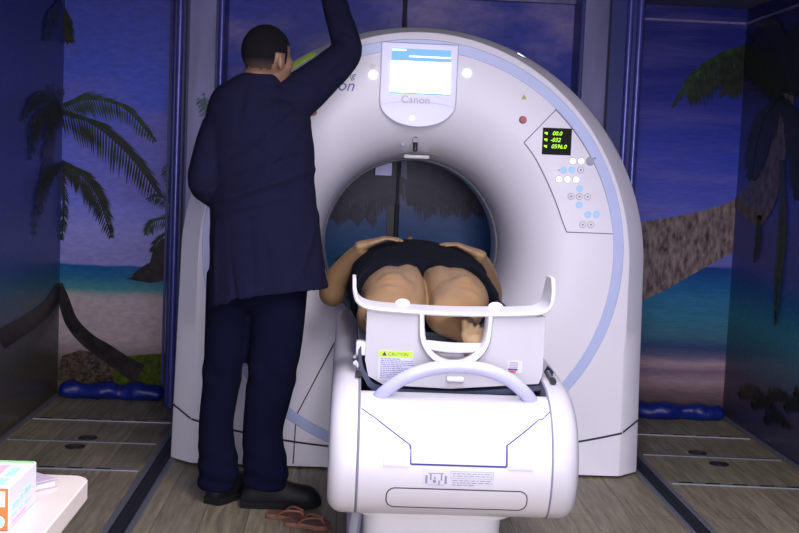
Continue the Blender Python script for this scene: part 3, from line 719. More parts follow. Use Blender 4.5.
# pedestal
def rr_ring(cx, cy, hx, hy, r, z, n=6):
    P = []
    for sx, sy, a0 in ((1, 1, 0), (-1, 1, 90), (-1, -1, 180), (1, -1, 270)):
        for i in range(n+1): a = rad(a0+90*i/n); P.append(V((cx+sx*(hx-r)+r*math.cos(a), cy+sy*(hy-r)+r*math.sin(a), z)))
    return P
bm = bmesh.new(); loft(bm, [rr_ring(.245, 3.95, .21, .58, .10, 0), rr_ring(.245, 3.95, .21, .58, .10, .10), rr_ring(.245, 3.95, .19, .56, .09, .115)])
obj('pedestal_base', bm, GANTRY, pt)
bm = bmesh.new(); loft(bm, [rr_ring(.27, 3.83, .19, .47, .06, .11), rr_ring(.27, 3.83, .195, .48, .06, .280), rr_ring(.27, 3.83, .217, .535, .08, .287), rr_ring(.27, 3.83, .222, .54, .08, .305), rr_ring(.27, 3.83, .212, .53, .07, .335)])
obj('pedestal_column', bm, WHITE, pt)
bm = bmesh.new(); tube(bm, [(.09, 3.50, .36), (.06, 3.50, .25), (.055, 3.55, .12), (.10, 3.60, .06)], .018); obj('cable_duct', bm, GREYP, pt)
# cradle (long curved tabletop) and mattress
def cradle_ring(y, hw, z0, rise, th, TX=.30):
    top = []; bot = []
    for i in range(17):
        u_ = -1+2*i/16; x = TX-.02+hw*u_; z = z0+rise*abs(u_)**2.6; top.append(V((x, y, z))); bot.append(V((x, y, z-th)))
    return top+bot[::-1]
bm = bmesh.new(); loft(bm, [cradle_ring(y, .235, .722, .03, .025) for y in (3.45, 3.6, 4.0, 4.5, 5.0, 5.5, 5.72)])
obj('tabletop', bm, WHITE, pt, ang=.7)
obj('tabletop_carriage', BX((TX-.02, 4.2, .71), (.30, 1.3, .024), bevel=.005), GREYP, pt)
mt_bm = bmesh.new(); loft(mt_bm, [cradle_ring(y, .225, .752, .085, .026, .285) for y in (3.66, 3.70, 4.0, 4.5, 5.0, 5.45)])
tag(obj('mattress', mt_bm, NAVYTRAY, None, ang=.7, origin=(TX-.02, 4.5, .727)), 'dark padded mattress with raised sides under the lying patient', 'mattress')
# ================================================================ FOOT SUPPORT
fsu = thing('foot_support', (.31, 3.4, .69), 'white plastic leg guard with upturned ends and central U-shaped opening on couch end', 'leg guard')
Yp = 3.35
def pw(px, py): q = at(px, py, Yp); return (q.x, q.z)
# front panel with a U cut-out: left and right halves plus bottom
UL, UR, UC, UB = .210, .402, .306, .800
uarc = []
for i in range(0, 17):
    a = math.pi+math.pi*i/16; uarc.append((UC+.096*math.cos(a), .795+.080*math.sin(a)))
bm = bmesh.new()
def slab(bm, P, y0, y1, mi=0, bev=0):
    P = [V((x, 0, z)) for x, z in P]
    a = [V((p.x, y0, p.z)) for p in P]; b2 = [V((p.x, y1, p.z)) for p in P]
    loft(bm, [a, b2], mi=mi)
left = [(.067, .85), (.062, .712), (.072, .668), (.117, .644)]
right = [(.545, .662), (.554, .690), (.550, .85)]
topL = (.205, .85); 
def interp(P, x):
    P = sorted(P)
    for (xa, za), (xb, zb_) in zip(P[:-1], P[1:]):
        if xa <= x <= xb: return za+(zb_-za)*(x-xa)/max(1e-9, xb-xa)
    return P[0][1] if x < P[0][0] else P[-1][1]
lowp = [(.062, .712), (.072, .668), (.117, .644), (.30, .640), (.545, .662), (.554, .690)]
xs = [.062, .067, .072, .09, .117, .16, .2095]+[.2105+.191*k/24 for k in range(25)]+[.4025, .45, .50, .545, .550, .554]
rg_ = []
for x in xs:
    zb_ = interp(lowp, x); zt_ = .85 if (x < .21 or x > .402) else .795-.088*math.sqrt(max(0, 1-((x-UC)/.0961)**2))
    rg_.append([V((x, Yp, zb_)), V((x, Yp, zt_)), V((x, Yp+.012, zt_)), V((x, Yp+.012, zb_))])
loft(bm, rg_)
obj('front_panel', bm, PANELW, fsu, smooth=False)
for P in ([(.067, .85), (.062, .712)], [(.540, .85), (.544, .690)]):
    (xa, za), (xb, zb2) = P; bm = bmesh.new(); loft(bm, [[V((xa, Yp+.001, za)), V((xa+.01, Yp+.001, za)), V((xa+.01, Yp+.18, za)), V((xa, Yp+.18, za))], [V((xb, Yp+.001, zb2)), V((xb+.01, Yp+.001, zb2)), V((xb+.01, Yp+.12, zb2)), V((xb, Yp+.12, zb2))]]); obj('side_panel', bm, WHITE, fsu, smooth=False)
# bridge shelf with ears
prof2 = [(.024, .935), (.026, .90), (.036, .873), (.060, .859), (.10, .853), (.20, .849), (.31, .848), (.42, .851), (.50, .855), (.544, .861), (.566, .878), (.572, .91), (.573, .955)]
pc = catmull([(a, b2, 0) for a, b2 in prof2], 5)
bm = bmesh.new(); rings = []
for i, p in enumerate(pc):
    t_ = (pc[min(i+1, len(pc)-1)]-pc[max(i-1, 0)]).normalized(); nn = V((-t_.y, t_.x))
    e = min(i, len(pc)-1-i)/ (len(pc)-1)
    zz = abs(p.x-UC)/.27
    top = max(0, (p.y-.875)/.08) ; back = Yp+.15-.05*top**2; front = Yp-.012+.03*top**2
    th = .0048
    R_ = []
    for (yy, s) in ((front, 1), (back, 1), (back+.004, 0), (back, -1), (front, -1), (front-.004, 0)):
        R_.append(V((p.x+nn.x*th*s, yy, p.y+nn.y*th*s)))
    rings.append(R_)
loft(bm, rings); bridge = obj('bridge_shelf', bm, WHITE, fsu, ang=.8)
for x in (.165, .432):
    bm = bmesh.new(); ball(bm, (x, Yp+.14, .856), (.022, .010, .014)); obj('knob', bm, WHITE, fsu)
# U-shaped trough
bm = bmesh.new(); rings = []
for (y, k) in ((Yp-.016, 0), (Yp-.020, .006), (Yp-.012, .012), (Yp+.03, .012), (Yp+.05, .010)):
    pass
outp = [(.203, .845), (.205, .81)]+[(UC+.101*math.cos(math.pi+math.pi*i/20), .800+.100*math.sin(math.pi+math.pi*i/20)) for i in range(1, 20)]+[(.407, .81), (.409, .845)]
inp = [(.219, .845), (.221, .81)]+[(UC+.083*math.cos(math.pi+math.pi*i/20), .800+.085*math.sin(math.pi+math.pi*i/20)) for i in range(1, 20)]+[(.391, .81), (.393, .845)]
rings = [[V((a[0], Yp+.05, a[1])), V((a[0], Yp-.012, a[1])), V((a[0]+(b2[0]-a[0])*.25, Yp-.02, a[1]+(b2[1]-a[1])*.25)), V((a[0]+(b2[0]-a[0])*.75, Yp-.02, a[1]+(b2[1]-a[1])*.75)), V((b2[0], Yp-.012, b2[1])), V((b2[0], Yp+.05, b2[1]))] for a, b2 in zip(outp, inp)]
loft(bm, rings); obj('trough_rim', bm, WHITE, fsu, ang=.9)
bm = bmesh.new(); limb(bm, [(V((.222, Yp+.03, .757)), .012, .013), (V((UC, Yp+.03, .750)), .012, .015), (V((.392, Yp+.03, .754)), .012, .013)], ref=(0, 1, 0)); obj('cross_bar', bm, WHITE, fsu)
obj('lower_boss', BX((.312, Yp-.006, .668), (.05, .014, .016), bevel=.006), WHITE, fsu)
# caution label
a, b_ = at(379, 345, Yp), at(413, 351, Yp)
cl = obj('caution_label', BX(((a.x+b_.x)/2, Yp-.0005, .7315), (.094, .0015, .017)), LIME, fsu, smooth=False)
obj('caution_text', text_bm('CAUTION', .0125, Matrix.Translation((a.x+.026, Yp-.0016, .7270)) @ FACE, ext=.0003), BLACK, cl, smooth=False)
bm = bmesh.new(); loft(bm, [[V((a.x+.016+q[0]*.6, Yp-dy, .7315+q[1]*.6)) for q in tri] for dy in (.001, .0018)]); obj('caution_triangle', bm, BLACK, cl, smooth=False)
tp = obj('text_label', BX(((a.x+b_.x)/2, Yp-.0005, .690), (.094, .0015, .064)), PAPER, fsu, smooth=False)
bm = bmesh.new(); random.seed(5)
for k in range(11):
    z = .7175-k*.0053; x = a.x+.006
    while x < a.x+(.09 if k % 4 else .06):
        w_ = random.uniform(.003, .011); box(bm, (x+w_/2, Yp-.0015, z), (w_, .0006, .0022)); x += w_+.0018
obj('text_lines', bm, MATS['print_blue'], tp, smooth=False)
c_ = at(515, 367, Yp); sl = obj('rating_label', BX((c_.x, Yp-.0005, c_.z), (.040, .0015, .034)), PAPER, fsu, smooth=False)
bm = bmesh.new()
for k in range(4): box(bm, (c_.x-.004, Yp-.0015, c_.z+.013-k*.0045), (.024, .0006, .0018))
obj('text_lines', bm, PRINT, sl, smooth=False)
obj('red_stripe', BX((c_.x-.008, Yp-.0015, c_.z-.0135), (.022, .0006, .005)), RED, sl, smooth=False)
obj('navy_stripe', BX((c_.x-.006, Yp-.0015, c_.z-.007), (.026, .0006, .005)), NAVYP, sl, smooth=False)
# navy tray the guard stands in
bm = bmesh.new(); pr = [(.046, .745), (.050, .70), (.064, .668), (.110, .632), (.32, .626), (.545, .650), (.572, .668), (.580, .690)]
pc = catmull([(a, b2, 0) for a, b2 in pr], 4); rings = []
for p_ in pc: rings.append([V((p_.x-.004, Yp-.01, p_.y-.006)), V((p_.x-.004, Yp+.10, p_.y-.006)), V((p_.x+.004, Yp+.10, p_.y+.008)), V((p_.x+.004, Yp-.01, p_.y+.008))])
loft(bm, rings); obj('navy_tray', bm, NAVYTRAY, fsu, label='dark navy tray under the guard')
obj('side_block', BX((.052, Yp+.03, .772-.03), (.034, .05, .040), bevel=.006), WHITE, fsu)
# ================================================================ HANDS
def hand(bm, wrist, d, up, thumb_side, L=.175, curl=(0, 0), spread=.10, wr_r=.026):
    """d: finger direction, up: back-of-hand normal, thumb_side: +1/-1 along d x up"""
    w0, d, up = V(wrist), V(d).normalized(), V(up).normalized(); s = d.cross(up).normalized()*thumb_side; k = L/.175
    pl = w0+d*.045*k; pe = w0+d*.088*k
    limb(bm, [(w0-d*.02, wr_r, wr_r*.75), (w0, wr_r*.98, wr_r*.72), (pl, .038*k, .015*k), (pe, .040*k, .012*k)], ref=s, n=18)
    for i, (o_, ln, r) in enumerate(((.030, .072, .0088), (.010, .080, .0092), (-.011, .075, .0088), (-.031, .060, .0078))):
        base = w0+d*(.080*k)+s*o_*k; dirn = (d+s*(o_/.03)*spread).normalized(); c1, c2 = curl
        q1 = base+dirn*ln*.45*k+up*(-c1*ln*.3); q2 = q1+(dirn*ln*.32+up*(-(c1+c2)*ln*.35))*k; q3 = q2+(dirn*ln*.24+up*(-(c1+2*c2)*ln*.35))*k
        limb(bm, [(base-d*.015, r*k, r*k), (base+dirn*ln*.2*k, r*k, r*k*.95), (q1, r*1.05*k, r*k), (q2, r*.92*k, r*.9*k), (q3, r*.78*k, r*.7*k)], ref=s, n=10, sub=2)
    b0 = w0+d*.022*k+s*.022*k
    limb(bm, [(b0, .013*k, .012*k), (b0+(d*.6+s*.8)*.028*k-up*.004, .0125*k, .011*k), (b0+(d*.8+s*.75)*.055*k-up*.008, .0098*k, .009*k), (b0+(d*1.0+s*.62)*.078*k-up*.01, .0085*k, .007*k)], ref=s, n=10, sub=2)
# ================================================================ PATIENT
pa = thing('person', (.27, 4.3, .76), 'person in black shorts lying barefoot on the scanner couch, hands on belly', 'person')
bm = bmesh.new()
# torso
limb(bm, [(V((.262, 4.20, .850)), .20, .085), (V((.258, 4.33, .862)), .222, .098), (V((.258, 4.46, .866)), .222, .102), (V((.26, 4.62, .858)), .205, .098), (V((.26, 4.78, .865)), .20, .098), (V((.26, 4.90, .858)), .18, .075), (V((.26, 4.95, .855)), .08, .06)], ref=(1, 0, 0), n=28)
limb(bm, [(V((.26, 4.92, .856)), .06, .055), (V((.26, 5.02, .850)), .054, .055)], n=18)
HC = V((.26, 5.10, .850))
ball(bm, HC, (.076, .112, .092)); ball(bm, HC+V((0, -.045, .018)), (.058, .065, .070)); ball(bm, HC+V((0, -.015, .092)), (.012, .022, .016)); ball(bm, HC+V((0, -.03, .085)), (.016, .012, .014))
ball(bm, HC+V((0, -.052, .078)), (.024, .010, .012)); ball(bm, HC+V((0, .03, .078)), (.05, .014, .014))
for s in (-1, 1): ball(bm, HC+V((s*.078, 0, .0)), (.010, .028, .018))
# legs
legs = {
 -1: [((.165, 4.30, .845), .098, .080), ((.150, 4.10, .838), .106, .083), ((.150, 3.92, .833), .104, .082), ((.146, 3.78, .834), .092, .072), ((.130, 3.68, .818), .080, .060), ((.108, 3.60, .800), .074, .050), ((.100, 3.53, .785), .046, .036), ((.105, 3.49, .782), .034, .034)],
 1: [((.355, 4.30, .845), .098, .080), ((.358, 4.10, .840), .100, .083), ((.359, 3.92, .835), .100, .082), ((.354, 3.78, .832), .092, .072), ((.332, 3.68, .815), .086, .064), ((.312, 3.60, .805), .070, .056), ((.345, 3.52, .785), .046, .040), ((.366, 3.455, .770), .030, .032)]}
for s in (-1, 1): limb(bm, [(V((.256+s*.058, 4.32, .845)), .066, .084), (V((.256+s*.058, 4.05, .844)), .066, .082), (V((.256+s*.058, 3.92, .838)), .066, .076), (V((.256+s*.060, 3.80, .824)), .060, .064), (V((.256+s*.066, 3.68, .806)), .050, .048)], n=20)
for s, P in legs.items():
    limb(bm, [(V(p), a, b2) for p, a, b2 in P], ref=(1, 0, 0), n=24)
    kx = P[3][0][0]
    ball(bm, (kx+.01*s, 3.79, .884), (.042, .045, .026)); ball(bm, (kx-.028*s, 3.72, .862), (.03, .03, .02))
    # foot: sole to the camera, toes up
    an = V(P[-1][0]); he = an+V((.002, -.045, -.064)); dt = V((.06*s, .22, .97)).normalized(); bl = he+dt*.076
    sd = V((1, 0, 0))
    limb(bm, [(he+V((0, .008, .002)), .026, .026), (he+dt*.03+V((0, .004, 0)), .027, .026), (he+dt*.055, .037, .021), (bl, .046, .018), (bl+dt*.004, .044, .012)], ref=sd, n=18)
    limb(bm, [(an+V((0, .02, 0)), .034, .034), (he+dt*.05+V((0, .015, 0)), .030, .024)], ref=sd, n=16)
    for i in range(5):
        o_ = (-.036+.0195*i)*s; rr_ = (.0115, .0070, .0068, .0066, .0062)[i]; tip = bl+dt*(.038-.004*i)+sd*o_+V((0, -.010, 0))
        limb(bm, [(bl+sd*o_*.9+dt*.014, rr_*.9, rr_*.9), (tip, rr_, rr_)], ref=sd, n=10, sub=2, round_=.9)
# arms
for P in ([((.065, 4.86, .84), .055, .055), ((-.01, 4.72, .815), .054, .052), ((-.040, 4.62, .765), .050, .048), ((-.048, 4.555, .768), .052, .050), ((-.034, 4.515, .820), .046, .046), ((.012, 4.445, .895), .036, .035), ((.052, 4.375, .948), .027, .024)],
          [((.455, 4.86, .84), .055, .055), ((.500, 4.72, .815), .052, .052), ((.530, 4.62, .765), .048, .048), ((.540, 4.555, .768), .048, .048), ((.530, 4.515, .820), .042, .043), ((.506, 4.445, .885), .033, .033), ((.474, 4.375, .935), .026, .024)]):
    limb(bm, [(V(p), a, b2) for p, a, b2 in P], ref=(0, 1, 0), n=20)
hand(bm, (.060, 4.372, .960), (1, .03, .36), (-.36, 0, 1), -1, L=.150, curl=(.30, .12), spread=.12)
hand(bm, (.466, 4.372, .945), (-1, .03, .40), (.40, 0, 1), 1, L=.150, curl=(.30, .12), spread=.12)
bm = remesh(bm, .0055, 3); bm.normal_update()
for v in bm.verts:
    p = v.co; d = 0
    if 3.6 < p.y < 4.05 and p.z > .80:
        for kx, s in ((.152, -1), (.368, 1)):
            for (ox, yy, amp, wx, wy) in ((.0, 3.80, .006, .032, .034), (.05, 3.83, -.006, .022, .05), (-.045, 3.83, -.006, .02, .05), (0, 3.90, -.005, .04, .025), (.01, 3.72, -.005, .045, .02), (.02, 3.68, .004, .03, .02), (-.04, 3.89, .003, .03, .02)):
                d += amp*math.exp(-((p.x-kx-ox*s)/wx)**2-((p.y-yy)/wy)**2)
    v.co = p+v.normal*d
    if 3.6 < p.y < 4.12 and p.z > .80: v.co.z -= .014*math.exp(-((p.x-.256)/.006)**2)
for f in bm.faces:
    c = f.calc_center_median()
    if c.y < 3.435 and f.normal.y < -.15 and c.z < .86 and (c.x > .325 or c.x < .15): f.material_index = 1
obj('body', bm, [SKIN, mat('sole_skin', (.40, .26, .13), .55, var=.12, scale=30, bump=.2, bscale=90)], pa, ang=3)
# clothes
def skirt_ring(c, a, b_, n, ref=V((1, 0, 0)), up=V((0, 0, 1))): return [V(c)+ref*math.cos(2*math.pi*i/n)*a+up*math.sin(2*math.pi*i/n)*b_ for i in range(n)]
bm = bmesh.new()
limb(bm, [(V((.262, 4.16, .850)), .215, .096), (V((.258, 4.28, .866)), .236, .106), (V((.258, 4.42, .870)), .236, .108), (V((.26, 4.54, .866)), .226, .106)], n=30, round_=.25)
for s, P in legs.items():
    x = P[2][0][0]
    limb(bm, [(V((P[0][0][0], 4.30, .850)), .110, .096), (V((P[1][0][0]+.006*s, 4.12, .842)), .116, .098), (V((x+.012*s, 4.03, .836)), .118, .100)], n=26, round_=.02)
    limb(bm, [(V((.256+s*.070, 4.32, .852)), .070, .092), (V((.256+s*.070, 4.04, .848)), .070, .090)], n=20, round_=.02)
    limb(bm, [(V((.258+s*.205, 4.38, .815)), .050, .062), (V((.258+s*.205, 4.04, .812)), .034, .070)], n=20, round_=.02)
bm = remesh(bm, .008, 3)
# hem: open the leg ends, slanting so that the outer side reaches further down the leg
for v in bm.verts:
    if v.co.y < 4.075:
        ox = abs(v.co.x-.262)
        v.co.y -= max(0, (ox-.13))*1.9*min(1, (4.075-v.co.y)/.04)
    n_ = noise.noise(v.co*14)*.006+noise.noise(v.co*34)*.002
    v.co += v.normal*n_
obj('shorts', bm, BLKCLOTH, pa, ang=3)
bm = bmesh.new()
limb(bm, [(V((.26, 4.50, .866)), .226, .105), (V((.26, 4.62, .862)), .214, .104), (V((.26, 4.78, .862)), .208, .102), (V((.26, 4.90, .850)), .185, .080), (V((.26, 4.94, .858)), .09, .066)], n=28, round_=.3)
limb(bm, [(V((.07, 4.87, .862)), .066, .064), (V((.005, 4.74, .84)), .062, .060)], ref=(0, 1, 0)); limb(bm, [(V((.45, 4.87, .862)), .066, .064), (V((.515, 4.74, .84)), .062, .060)], ref=(0, 1, 0))
obj('shirt', remesh(bm, .009, 3), BLKCLOTH, pa, ang=3)
bm = bmesh.new(); ball(bm, HC+V((0, .015, -.012)), (.086, .118, .094))
bmesh.ops.delete(bm, geom=[v for v in bm.verts if v.co.z > HC.z+.035 and v.co.y < HC.y+.07], context='VERTS')
obj('hair', bm, HAIR, pa)
for s in (-1, 1):
    bm = bmesh.new(); ball(bm, HC+V((s*.03, -.002, .078)), (.013, .009, .009)); obj('eye', bm, NAILS, pa)
# ================================================================ STANDING PERSON
st_ = thing('person', (-.33, 4.4, 0), 'standing person seen from behind in navy lab coat, right arm raised', 'person')
bm = bmesh.new()
HD = V((-.304, 4.36, 1.600)); phi = rad(-43)      # head turned to the right
RH = Matrix.Rotation(phi, 4, 'Z')                  # local +Y = face direction
def hp_(v): return HD+(RH @ V(v))
ball(bm, hp_((0, -.004, .022)), (.072, .092, .090), RH); ball(bm, hp_((0, .036, -.035)), (.058, .062, .070), RH)
ball(bm, hp_((0, .050, -.075)), (.034, .036, .028), RH)
limb(bm, [(hp_((0, .085, .018)), .011, .010), (hp_((0, .105, -.012)), .014, .012)], n=10, sub=2)
ball(bm, hp_((0, .088, -.050)), (.024, .012, .008), RH); ball(bm, hp_((0, .084, -.060)), (.020, .012, .008), RH); ball(bm, hp_((0, .074, .034)), (.040, .014, .012), RH)
for s in (-1, 1):
    ball(bm, hp_((s*.075, -.002, -.012)), (.009, .018, .031), RH @ Matrix.Rotation(rad(14*s), 4, 'Z')); ball(bm, hp_((s*.043, .055, -.015)), (.024, .024, .030), RH)
limb(bm, [(V((-.322, 4.375, 1.58)), .052, .058), (V((-.330, 4.37, 1.53)), .062, .064), (V((-.33, 4.37, 1.47)), .08, .075)], n=20)
limb(bm, [(V((-.33, 4.38, 1.47)), .12, .07), (V((-.325, 4.38, 1.38)), .14, .09), (V((-.31, 4.39, 1.2)), .15, .10), (V((-.30, 4.39, 1.0)), .155, .105), (V((-.30, 4.39, .86)), .15, .10)], n=24)
# raised right arm with hand to the ceiling
limb(bm, [(V((-.20, 4.40, 1.45)), .05, .05), (V((-.10, 4.44, 1.548)), .042, .044), (V((-.042, 4.49, 1.632)), .034, .036), (V((-.040, 4.512, 1.69)), .034, .036), (V((-.065, 4.56, 1.80)), .036, .036), (V((-.095, 4.58, 1.90)), .027, .023)], ref=(0, 1, 0), n=18)
hand(bm, (-.098, 4.585, 1.905), (-.15, .12, 1), (.1, -1, .1), -1, L=.185, curl=(.25, .15), spread=.14)
# left arm: bent, hand in front of the waist
limb(bm, [(V((-.43, 4.39, 1.38)), .050, .050), (V((-.478, 4.38, 1.28)), .044, .046), (V((-.492, 4.37, 1.17)), .042, .042), (V((-.46, 4.44, 1.145)), .042, .04), (V((-.40, 4.56, 1.15)), .034, .034), (V((-.36, 4.62, 1.155)), .027, .023)], ref=(1, 0, 0), n=18)
hand(bm, (-.355, 4.625, 1.156), (.75, .6, .05), (-.2, .1, 1), -1, L=.185, curl=(.5, .3), spread=.1)
for x, y in ((-.405, 4.41), (-.245, 4.39)):
    limb(bm, [(V((x, y, .86)), .075, .08), (V((x-.015, y+.01, .62)), .055, .06), (V((x-.028, y+.01, .42)), .045, .05), (V((x-.040, y+.02, .27)), .040, .046), (V((x-.025, y+.02, .10)), .032, .034)], n=18)
bm = remesh(bm, .0065, 3); obj('body', bm, SKINM, st_, ang=3)
# hair: a cap over the skull
bm = bmesh.new(); ball(bm, hp_((0, -.005, .024)), (.0755, .0955, .0935), RH, seg=96)
RI = RH.inverted()
kill = []
for v in bm.verts:
    q = RI @ (v.co-HD)
    hl = .045 if q.y > .035 else (-.018 if q.y > .016 else -.042-.008*noise.noise(q*60))   # hairline: forehead, sideburn, nape
    if q.y > .035 and q.z < .062-(.0 if abs(q.x) < .05 else .02): kill.append(v)
    elif q.z < hl: kill.append(v)
    elif abs(q.x) > .05 and -.026 < q.y < .016 and q.z < .012: kill.append(v)
bmesh.ops.delete(bm, geom=kill, context='VERTS'); hm, t, b = nt('hair_fade')
tc = N(t, 'ShaderNodeTexCoord'); sp = N(t, 'ShaderNodeSeparateXYZ'); t.links.new(tc.outputs['Object'], sp.inputs[0])
nz = N(t, 'ShaderNodeTexNoise'); nz.inputs['Scale'].default_value = 240; t.links.new(tc.outputs['Object'], nz.inputs['Vector'])
ma = N(t, 'ShaderNodeMath', operation='MULTIPLY_ADD'); t.links.new(nz.outputs['Fac'], ma.inputs[0]); ma.inputs[1].default_value = .016; t.links.new(sp.outputs['Z'], ma.inputs[2])
mr = N(t, 'ShaderNodeMapRange'); t.links.new(ma.outputs[0], mr.inputs[0]); mr.inputs[1].default_value = 1.555; mr.inputs[2].default_value = 1.605
mx = N(t, 'ShaderNodeMixRGB'); t.links.new(mr.outputs[0], mx.inputs[0]); mx.inputs[1].default_value = (.10, .062, .045, 1); mx.inputs[2].default_value = (.007, .006, .008, 1)
t.links.new(mx.outputs[0], b.inputs['Base Color']); b.inputs['Roughness'].default_value = .95; b.inputs['Specular IOR Level'].default_value = .15
obj('hair', bm, hm, st_)
for s in (-1, 1):
    bm = bmesh.new(); ball(bm, hp_((s*.030, .066, .012)), (.012, .010, .008), RH); o = obj('eye', bm, WHITE, st_)
# coat
bm = bmesh.new()
limb(bm, [(V((-.327, 4.375, 1.525)), .074, .072), (V((-.334, 4.375, 1.495)), .106, .085), (V((-.340, 4.378, 1.455)), .160, .105), (V((-.335, 4.38, 1.40)), .180, .128), (V((-.315, 4.38, 1.28)), .186, .138), (V((-.305, 4.38, 1.15)), .186, .140), (V((-.290, 4.375, 1.0)), .196, .142), (V((-.278, 4.36, .85)), .206, .140), (V((-.270, 4.345, .745)), .214, .138)], ref=(1, 0, 0), n=36, round_=.0)
limb(bm, [(V((-.26, 4.39, 1.44)), .075, .085), (V((-.20, 4.40, 1.470)), .080, .082), (V((-.11, 4.44, 1.555)), .070, .073), (V((-.036, 4.49, 1.640)), .056, .062), (V((-.036, 4.51, 1.695)), .050, .056), (V((-.066, 4.56, 1.79)), .052, .052), (V((-.088, 4.577, 1.875)), .050, .048)], ref=(0, 1, 0), n=24, round_=.1)
limb(bm, [(V((-.42, 4.385, 1.42)), .070, .080), (V((-.465, 4.38, 1.34)), .068, .080), (V((-.488, 4.37, 1.25)), .070, .075), (V((-.502, 4.36, 1.160)), .066, .066), (V((-.470, 4.43, 1.140)), .056, .056), (V((-.42, 4.53, 1.15)), .048, .048), (V((-.375, 4.60, 1.155)), .043, .042)], ref=(1, 0, 0), n=24, round_=.1)
bm = remesh(bm, .008, 3)
def seg_d(x, z, a, b2):
    a, b2 = V(a), V(b2); p = V((x, z)); d = b2-a; t_ = max(0, min(1, (p-a).dot(d)/d.length_squared)); return (p-a-d*t_).length*(1 if (p-a).cross(d) > 0 else -1), t_
def atf(x, y): q = at(x, y, 4.25); return (q.x, q.z)
folds = [(atf(200, 207), atf(312, 170), .009, .012), (atf(205, 190), atf(300, 155), -.006, .010), (atf(214, 215), atf(290, 196), .005, .009), (atf(300, 110), atf(225, 160), -.006, .014), (atf(306, 120), atf(250, 190), .006, .012), (atf(300, 95), atf(262, 140), .006, .010),
         (atf(245, 82), atf(236, 130), -.004, .012), (atf(325, 70), atf(350, 60), -.006, .008), (atf(300, 88), atf(345, 72), .004, .008), (atf(335, 20), atf(355, 30), -.004, .007), (atf(318, 215), atf(295, 290), .005, .012), (atf(270, 230), atf(278, 295), .005, .016), (atf(250, 220), atf(255, 300), -.004, .014), (atf(216, 225), atf(214, 300), .004, .010), (atf(229, 245), atf(238, 312), -.009, .006)]
bm.normal_update()
for v in bm.verts:
    d = 0
    if v.normal.y < .25:
        for a, b2, amp, wd in folds:
            q, t_ = seg_d(v.co.x, v.co.z, a, b2); d += 1.7*amp*math.exp(-(q/wd)**2)*(math.sin(math.pi*(.12+.76*t_)) if amp > -.009 else t_)
    d += noise.noise(V((v.co.x*6, v.co.y*6, v.co.z*2.5)))*.007+noise.noise(v.co*22)*.0018
    v.co += v.normal*d
    if v.co.z < .84:   # hem: right side higher, left flap lower beyond the vent
        u_ = (.84-v.co.z)/.10; v.co.z += u_*(.055*(v.co.x+.44)/.37 - (.010 if v.co.x < -.40 else 0))
lo = [f for f in bm.faces if f.normal.z < -.8 and f.calc_center_median().z < .84]
bmesh.ops.delete(bm, geom=lo, context='FACES')
co = obj('lab_coat', bm, COAT, st_, ang=3)
# collar
bm = bmesh.new(); rg = []
for (k, z, dy) in ((1.0, 1.500, 0), (.90, 1.535, .004), (.84, 1.541, .004), (.80, 1.515, .004)):
    rg.append([V((-.329+.086*k*math.cos(2*math.pi*i/32), 4.376+dy+.082*k*math.sin(2*math.pi*i/32), z-.006*math.sin(2*math.pi*i/32))) for i in range(32)])
loft(bm, rg, caps=False); obj('collar', bm, COAT, co, ang=3)
# trousers
bm = bmesh.new()
limb(bm, [(V((-.31, 4.39, .95)), .165, .115), (V((-.31, 4.39, .80)), .175, .125)], n=24)
limb(bm, [(V((-.405, 4.40, .84)), .090, .105), (V((-.420, 4.42, .62)), .080, .088), (V((-.437, 4.43, .42)), .069, .078), (V((-.450, 4.44, .27)), .064, .072), (V((-.436, 4.44, .13)), .074, .082), (V((-.436, 4.44, .055)), .070, .080)], n=24, round_=.05)
limb(bm, [(V((-.235, 4.385, .84)), .104, .115), (V((-.240, 4.385, .62)), .096, .098), (V((-.263, 4.385, .42)), .086, .090), (V((-.280, 4.385, .27)), .074, .080), (V((-.262, 4.375, .14)), .082, .085), (V((-.262, 4.372, .075)), .080, .08)], n=24, round_=.05)
bm = remesh(bm, .008, 3); bm.normal_update()
for v in bm.verts:
    z = v.co.z; d = noise.noise(V((v.co.x*9, v.co.y*9, z*2.2)))*.008
    if z < .26: d += .006*math.sin(z*95+v.co.x*22)*(1-z/.26)
    d += .004*math.exp(-((z-.48)/.05)**2)*math.sin(v.co.x*60+z*40)
    v.co += v.normal*d
    if v.co.z < .012: v.co.z = .012
obj('trousers', bm, TROUS, st_, ang=3)
# shoes
def shoe(heel, ang, L=.285):
    d = V((math.cos(ang), math.sin(ang), 0)); s = V((-d.y, d.x, 0)); h = V((heel[0], heel[1], 0))
    up_ = [(0.00, .028, .060), (.03, .037, .095), (.08, .040, .112), (.13, .042, .104), (.17, .047, .086), (.21, .051, .076), (.245, .049, .070), (.270, .036, .054), (.285, .016, .030)]
    P = catmull([V(p) for p in up_], 4); rings = []
    for p in P:
        c = h+d*p.x*L/.285; hw, ht = p.y, p.z; R_ = []
        for i in range(17):
            a = math.pi*i/16; R_.append(c+s*(hw*math.cos(a))+V((0, 0, .022+(ht-.016)*math.sin(a)**.7)))
        R_ += [c-s*hw*.9+V((0, 0, .016)), c+s*hw*.9+V((0, 0, .016))]; rings.append(R_)
    bm = bmesh.new(); loft(bm, rings); o = obj('shoe', bm, SHOE, st_, ang=1.0)
    bm = bmesh.new(); rings = []
    for p in P:
        c = h+d*(p.x*1.02-.003)*L/.285; hw = p.y+.004; lift = .010*max(0, (p.x-.22)/.06)
        rings.append([c+s*hw+V((0, 0, .001+lift)), c+s*hw+V((0, 0, .026)), c-s*hw+V((0, 0, .026)), c-s*hw+V((0, 0, .001+lift))])
    loft(bm, rings); obj('sole', bm, SOLE, o, ang=1.0)
shoe((-.345, 4.375), rad(3), .285); shoe((-.452, 4.375), rad(62), .285)
